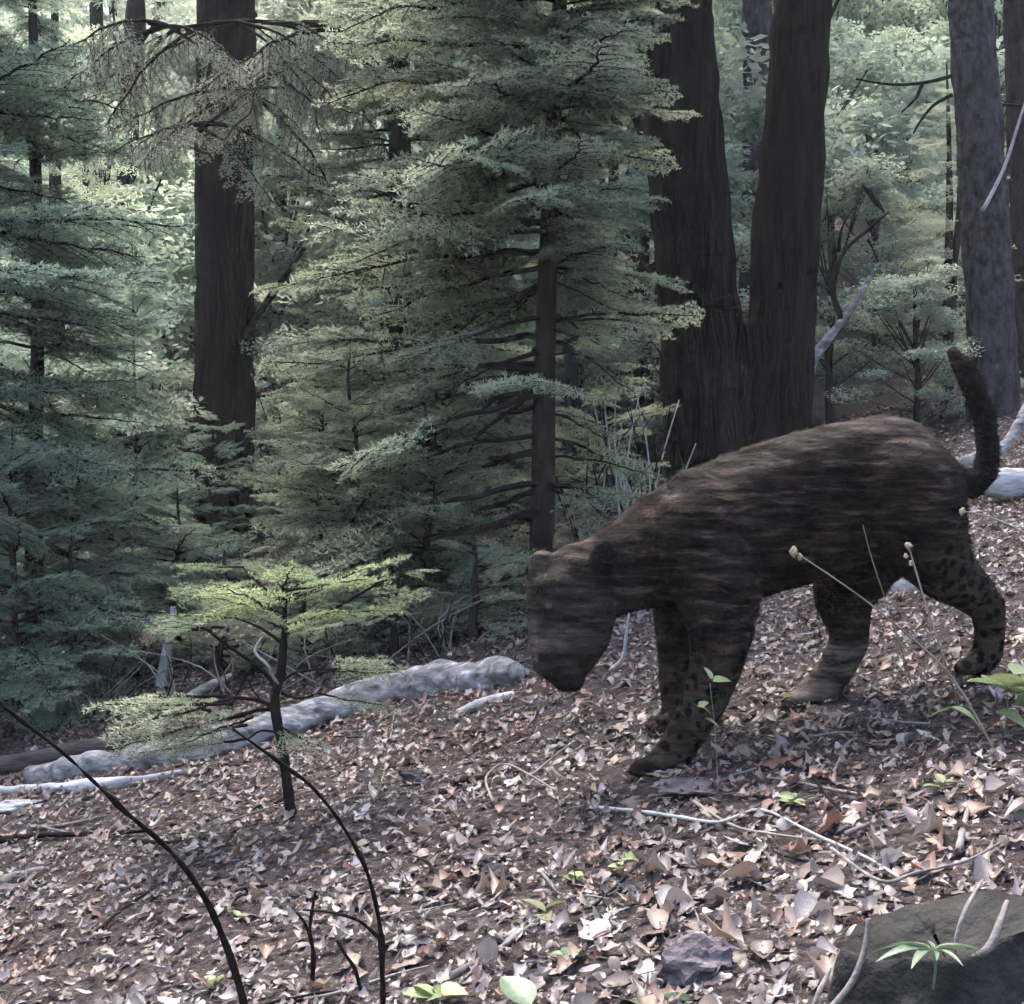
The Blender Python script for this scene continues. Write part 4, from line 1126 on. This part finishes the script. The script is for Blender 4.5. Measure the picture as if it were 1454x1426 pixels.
    def masks(co):
        w_ = co + np.array(b_)
        px = 727 + w_[:, 0] / w_[:, 1] * FOC; py = 713 - (w_[:, 2] - CZ) / w_[:, 1] * FOC
        ss = lambda a_, c_, x: np.clip((x - a_) / (c_ - a_), 0, 1) ** 2 * (3 - 2 * np.clip((x - a_) / (c_ - a_), 0, 1))
        leg = np.maximum(ss(880, 1000, py), ss(1290, 1340, px) * ss(740, 800, py))
        face = ss(930, 815, px) * ss(960, 900, py) * .9
        dark = np.maximum(ss(1345, 1375, px) * ss(720, 700, py), ss(30, 18, np.hypot(px - 856, py - 792)))
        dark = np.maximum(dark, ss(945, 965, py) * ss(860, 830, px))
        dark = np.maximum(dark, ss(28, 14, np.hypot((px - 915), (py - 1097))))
        white = ss(890, 940, py) * ss(1100, 1130, px) * ss(1260, 1230, px)
        white = np.maximum(white, .8 * ss(14, 8, np.abs(px - 753)) * ss(870, 900, py) * ss(950, 935, py))  # light along the face's left edge, painted into the coat
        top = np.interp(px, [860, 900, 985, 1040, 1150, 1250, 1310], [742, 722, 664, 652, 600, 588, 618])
        sky_band = ss(52, 12, py - top) * ss(900, 960, px) * ss(1345, 1290, px) * ss(745, 700, py)
        white = np.maximum(white, .34 * sky_band)  # sky light on the back, painted into the coat as a paler strip
        return np.stack([np.clip(leg, 0, 1), dark, np.maximum(white, face * .3)], 1)
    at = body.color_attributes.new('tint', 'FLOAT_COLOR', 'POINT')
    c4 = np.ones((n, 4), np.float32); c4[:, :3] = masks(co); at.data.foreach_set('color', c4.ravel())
    # coat material
    m = bpy.data.materials.new('cat_coat'); m.use_nodes = True
    N = m.node_tree.nodes; L = m.node_tree.links; bs = N['Principled BSDF']
    bs.inputs['Roughness'].default_value = .9; bs.inputs['Specular IOR Level'].default_value = .10
    tc = N.new('ShaderNodeTexCoord'); at_ = N.new('ShaderNodeAttribute'); at_.attribute_name = 'tint'
    sx = N.new('ShaderNodeSeparateColor'); L.new(at_.outputs['Color'], sx.inputs[0])
    mp = N.new('ShaderNodeMapping'); mp.inputs['Rotation'].default_value = (0, math.radians(14), 0); mp.inputs['Scale'].default_value = (7, 12, 40)
    L.new(tc.outputs['Object'], mp.inputs[0])
    nz = N.new('ShaderNodeTexNoise'); nz.inputs['Scale'].default_value = 1.2; nz.inputs['Detail'].default_value = 7; nz.inputs['Roughness'].default_value = .68
    L.new(mp.outputs[0], nz.inputs['Vector'])
    r1 = N.new('ShaderNodeValToRGB'); el = r1.color_ramp.elements
    el[0].position = .42; el[0].color = (.0016, .0010, .0009, 1); el[1].position = .56; el[1].color = (.0190, .0120, .0095, 1)
    e3 = el.new(.64); e3.color = (.070, .050, .041, 1)
    L.new(nz.outputs[0], r1.inputs[0])
    # tawny legs and face with black spots
    vo = N.new('ShaderNodeTexVoronoi'); vo.inputs['Scale'].default_value = 34; vo.inputs['Randomness'].default_value = .9
    nd = N.new('ShaderNodeTexNoise'); nd.inputs['Scale'].default_value = 16
    L.new(tc.outputs['Object'], nd.inputs['Vector'])
    va = N.new('ShaderNodeMixRGB'); va.blend_type = 'ADD'; va.inputs[0].default_value = .05
    L.new(tc.outputs['Object'], va.inputs[1]); L.new(nd.outputs['Color'], va.inputs[2]); L.new(va.outputs[0], vo.inputs['Vector'])
    r2 = N.new('ShaderNodeValToRGB'); q = r2.color_ramp.elements
    q[0].position = .36; q[0].color = (.003, .0025, .0022, 1); q[1].position = .48; q[1].color = (.052, .037, .028, 1)
    L.new(vo.outputs['Distance'], r2.inputs[0])
    r2b = N.new('ShaderNodeMixRGB'); r2b.blend_type = 'MULTIPLY'; r2b.inputs[0].default_value = .75
    r4 = N.new('ShaderNodeValToRGB'); r4.color_ramp.elements[0].position = .38; r4.color_ramp.elements[0].color = (.16, .14, .13, 1); r4.color_ramp.elements[1].position = .62
    L.new(nz.outputs[0], r4.inputs[0]); L.new(r2.outputs[0], r2b.inputs[1]); L.new(r4.outputs[0], r2b.inputs[2])
    x1 = N.new('ShaderNodeMixRGB'); L.new(sx.outputs[0], x1.inputs[0]); L.new(r1.outputs[0], x1.inputs[1]); L.new(r2b.outputs[0], x1.inputs[2])
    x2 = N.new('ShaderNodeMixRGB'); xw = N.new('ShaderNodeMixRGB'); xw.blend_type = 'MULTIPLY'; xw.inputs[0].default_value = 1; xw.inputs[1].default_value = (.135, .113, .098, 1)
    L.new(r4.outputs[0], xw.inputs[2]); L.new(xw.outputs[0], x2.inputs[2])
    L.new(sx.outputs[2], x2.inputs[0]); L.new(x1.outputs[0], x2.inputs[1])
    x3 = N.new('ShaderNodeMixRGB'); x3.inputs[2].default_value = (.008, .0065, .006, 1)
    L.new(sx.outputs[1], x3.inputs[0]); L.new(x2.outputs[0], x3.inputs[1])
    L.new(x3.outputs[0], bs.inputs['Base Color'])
    bp = N.new('ShaderNodeBump'); bp.inputs['Strength'].default_value = .8; bp.inputs['Distance'].default_value = .012
    L.new(nz.outputs[0], bp.inputs['Height']); L.new(bp.outputs[0], bs.inputs['Normal'])
    body.materials.clear(); body.materials.append(m)
    body.polygons.foreach_set('use_smooth', np.full(len(body.polygons), True))
    t = empty('big_cat', b_, 'dark brown big cat with spotted legs prowling head down, black tail raised', 'big cat')
    bo = obj('body', body, t)
    # short coat of fur
    body.calc_loop_triangles()
    tri = np.zeros(len(body.loop_triangles) * 3, np.int32); body.loop_triangles.foreach_get('vertices', tri); tri = tri.reshape(-1, 3)
    A, B, Cc = co[tri[:, 0]], co[tri[:, 1]], co[tri[:, 2]]
    ar = np.linalg.norm(np.cross(B - A, Cc - A), axis=1)
    r = np.random.default_rng(2); nf = 70000
    k = r.choice(len(tri), nf, p=ar / ar.sum())
    u, v_ = r.random((nf, 1)), r.random((nf, 1)); fl = (u + v_) > 1; u = np.where(fl, 1 - u, u); v_ = np.where(fl, 1 - v_, v_)
    p = A[k] * (1 - u - v_) + B[k] * u + Cc[k] * v_
    nn = no[tri[k, 0]]
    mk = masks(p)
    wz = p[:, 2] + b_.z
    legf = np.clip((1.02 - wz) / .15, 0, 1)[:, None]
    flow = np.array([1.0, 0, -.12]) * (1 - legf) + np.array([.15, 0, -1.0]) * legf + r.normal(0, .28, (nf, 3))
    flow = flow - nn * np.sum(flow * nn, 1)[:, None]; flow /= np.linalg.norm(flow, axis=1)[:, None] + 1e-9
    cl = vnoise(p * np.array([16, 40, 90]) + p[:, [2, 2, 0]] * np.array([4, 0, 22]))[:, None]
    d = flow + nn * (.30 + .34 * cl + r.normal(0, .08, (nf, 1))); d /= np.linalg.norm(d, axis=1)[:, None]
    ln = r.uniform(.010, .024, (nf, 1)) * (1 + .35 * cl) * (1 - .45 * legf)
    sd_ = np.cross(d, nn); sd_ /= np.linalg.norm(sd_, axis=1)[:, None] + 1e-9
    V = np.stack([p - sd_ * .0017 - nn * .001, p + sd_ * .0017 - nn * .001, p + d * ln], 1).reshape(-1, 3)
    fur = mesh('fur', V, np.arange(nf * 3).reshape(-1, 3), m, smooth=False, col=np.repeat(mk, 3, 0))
    setp(obj('fur', fur, t), None, None, None, 'stuff')
    # eyes and nose leather
    me = M.setdefault('eye', mat('eye', (.006, .005, .003), (.02, .015, .008), rough=.35, spec=.3))
    for px, py, D in ((781, 862, 3.532), (757, 850, 3.60)):
        bm = bmesh.new(); bmesh.ops.create_uvsphere(bm, u_segments=12, v_segments=8, radius=.014)
        e_ = bpy.data.meshes.new('eye'); bm.to_mesh(e_); bm.free(); e_.materials.append(me)
        obj('eye', e_, t, P(px, py, D) - b_)
    bm = bmesh.new(); bmesh.ops.create_icosphere(bm, subdivisions=3, radius=1)
    for v_ in bm.verts: v_.co = Vector((v_.co.x * .017, v_.co.y * .026 * (1 + .35 * v_.co.z), v_.co.z * .017))
    e_ = bpy.data.meshes.new('nose'); bm.to_mesh(e_); bm.free(); e_.materials.append(me)
    obj('nose', e_, t, P(764, 944, 3.57) - b_, (0, .4, 0))
big_cat()

# ------------------------------------------------------------------ thin haze between the trees
bm = bmesh.new(); bmesh.ops.create_cube(bm, size=1)
me = bpy.data.meshes.new('haze'); bm.to_mesh(me); bm.free()
zlo, zhi = float(ZZ.min()) - 1, float(ZZ.max()) + 4
setp(obj('haze', me, loc=(0, 29, (zlo + zhi) / 2), scale=(114, 76, zhi - zlo)), 'thin pale haze hanging in the wood', None, None, 'stuff')
m = bpy.data.materials.new('haze'); m.use_nodes = True; N = m.node_tree.nodes
N.remove(N['Principled BSDF'])
pv = N.new('ShaderNodeVolumePrincipled'); pv.inputs['Color'].default_value = (.96, .97, .95, 1); pv.inputs['Density'].default_value = .0015
m.node_tree.links.new(pv.outputs[0], N['Material Output'].inputs['Volume'])
me.materials.append(m)
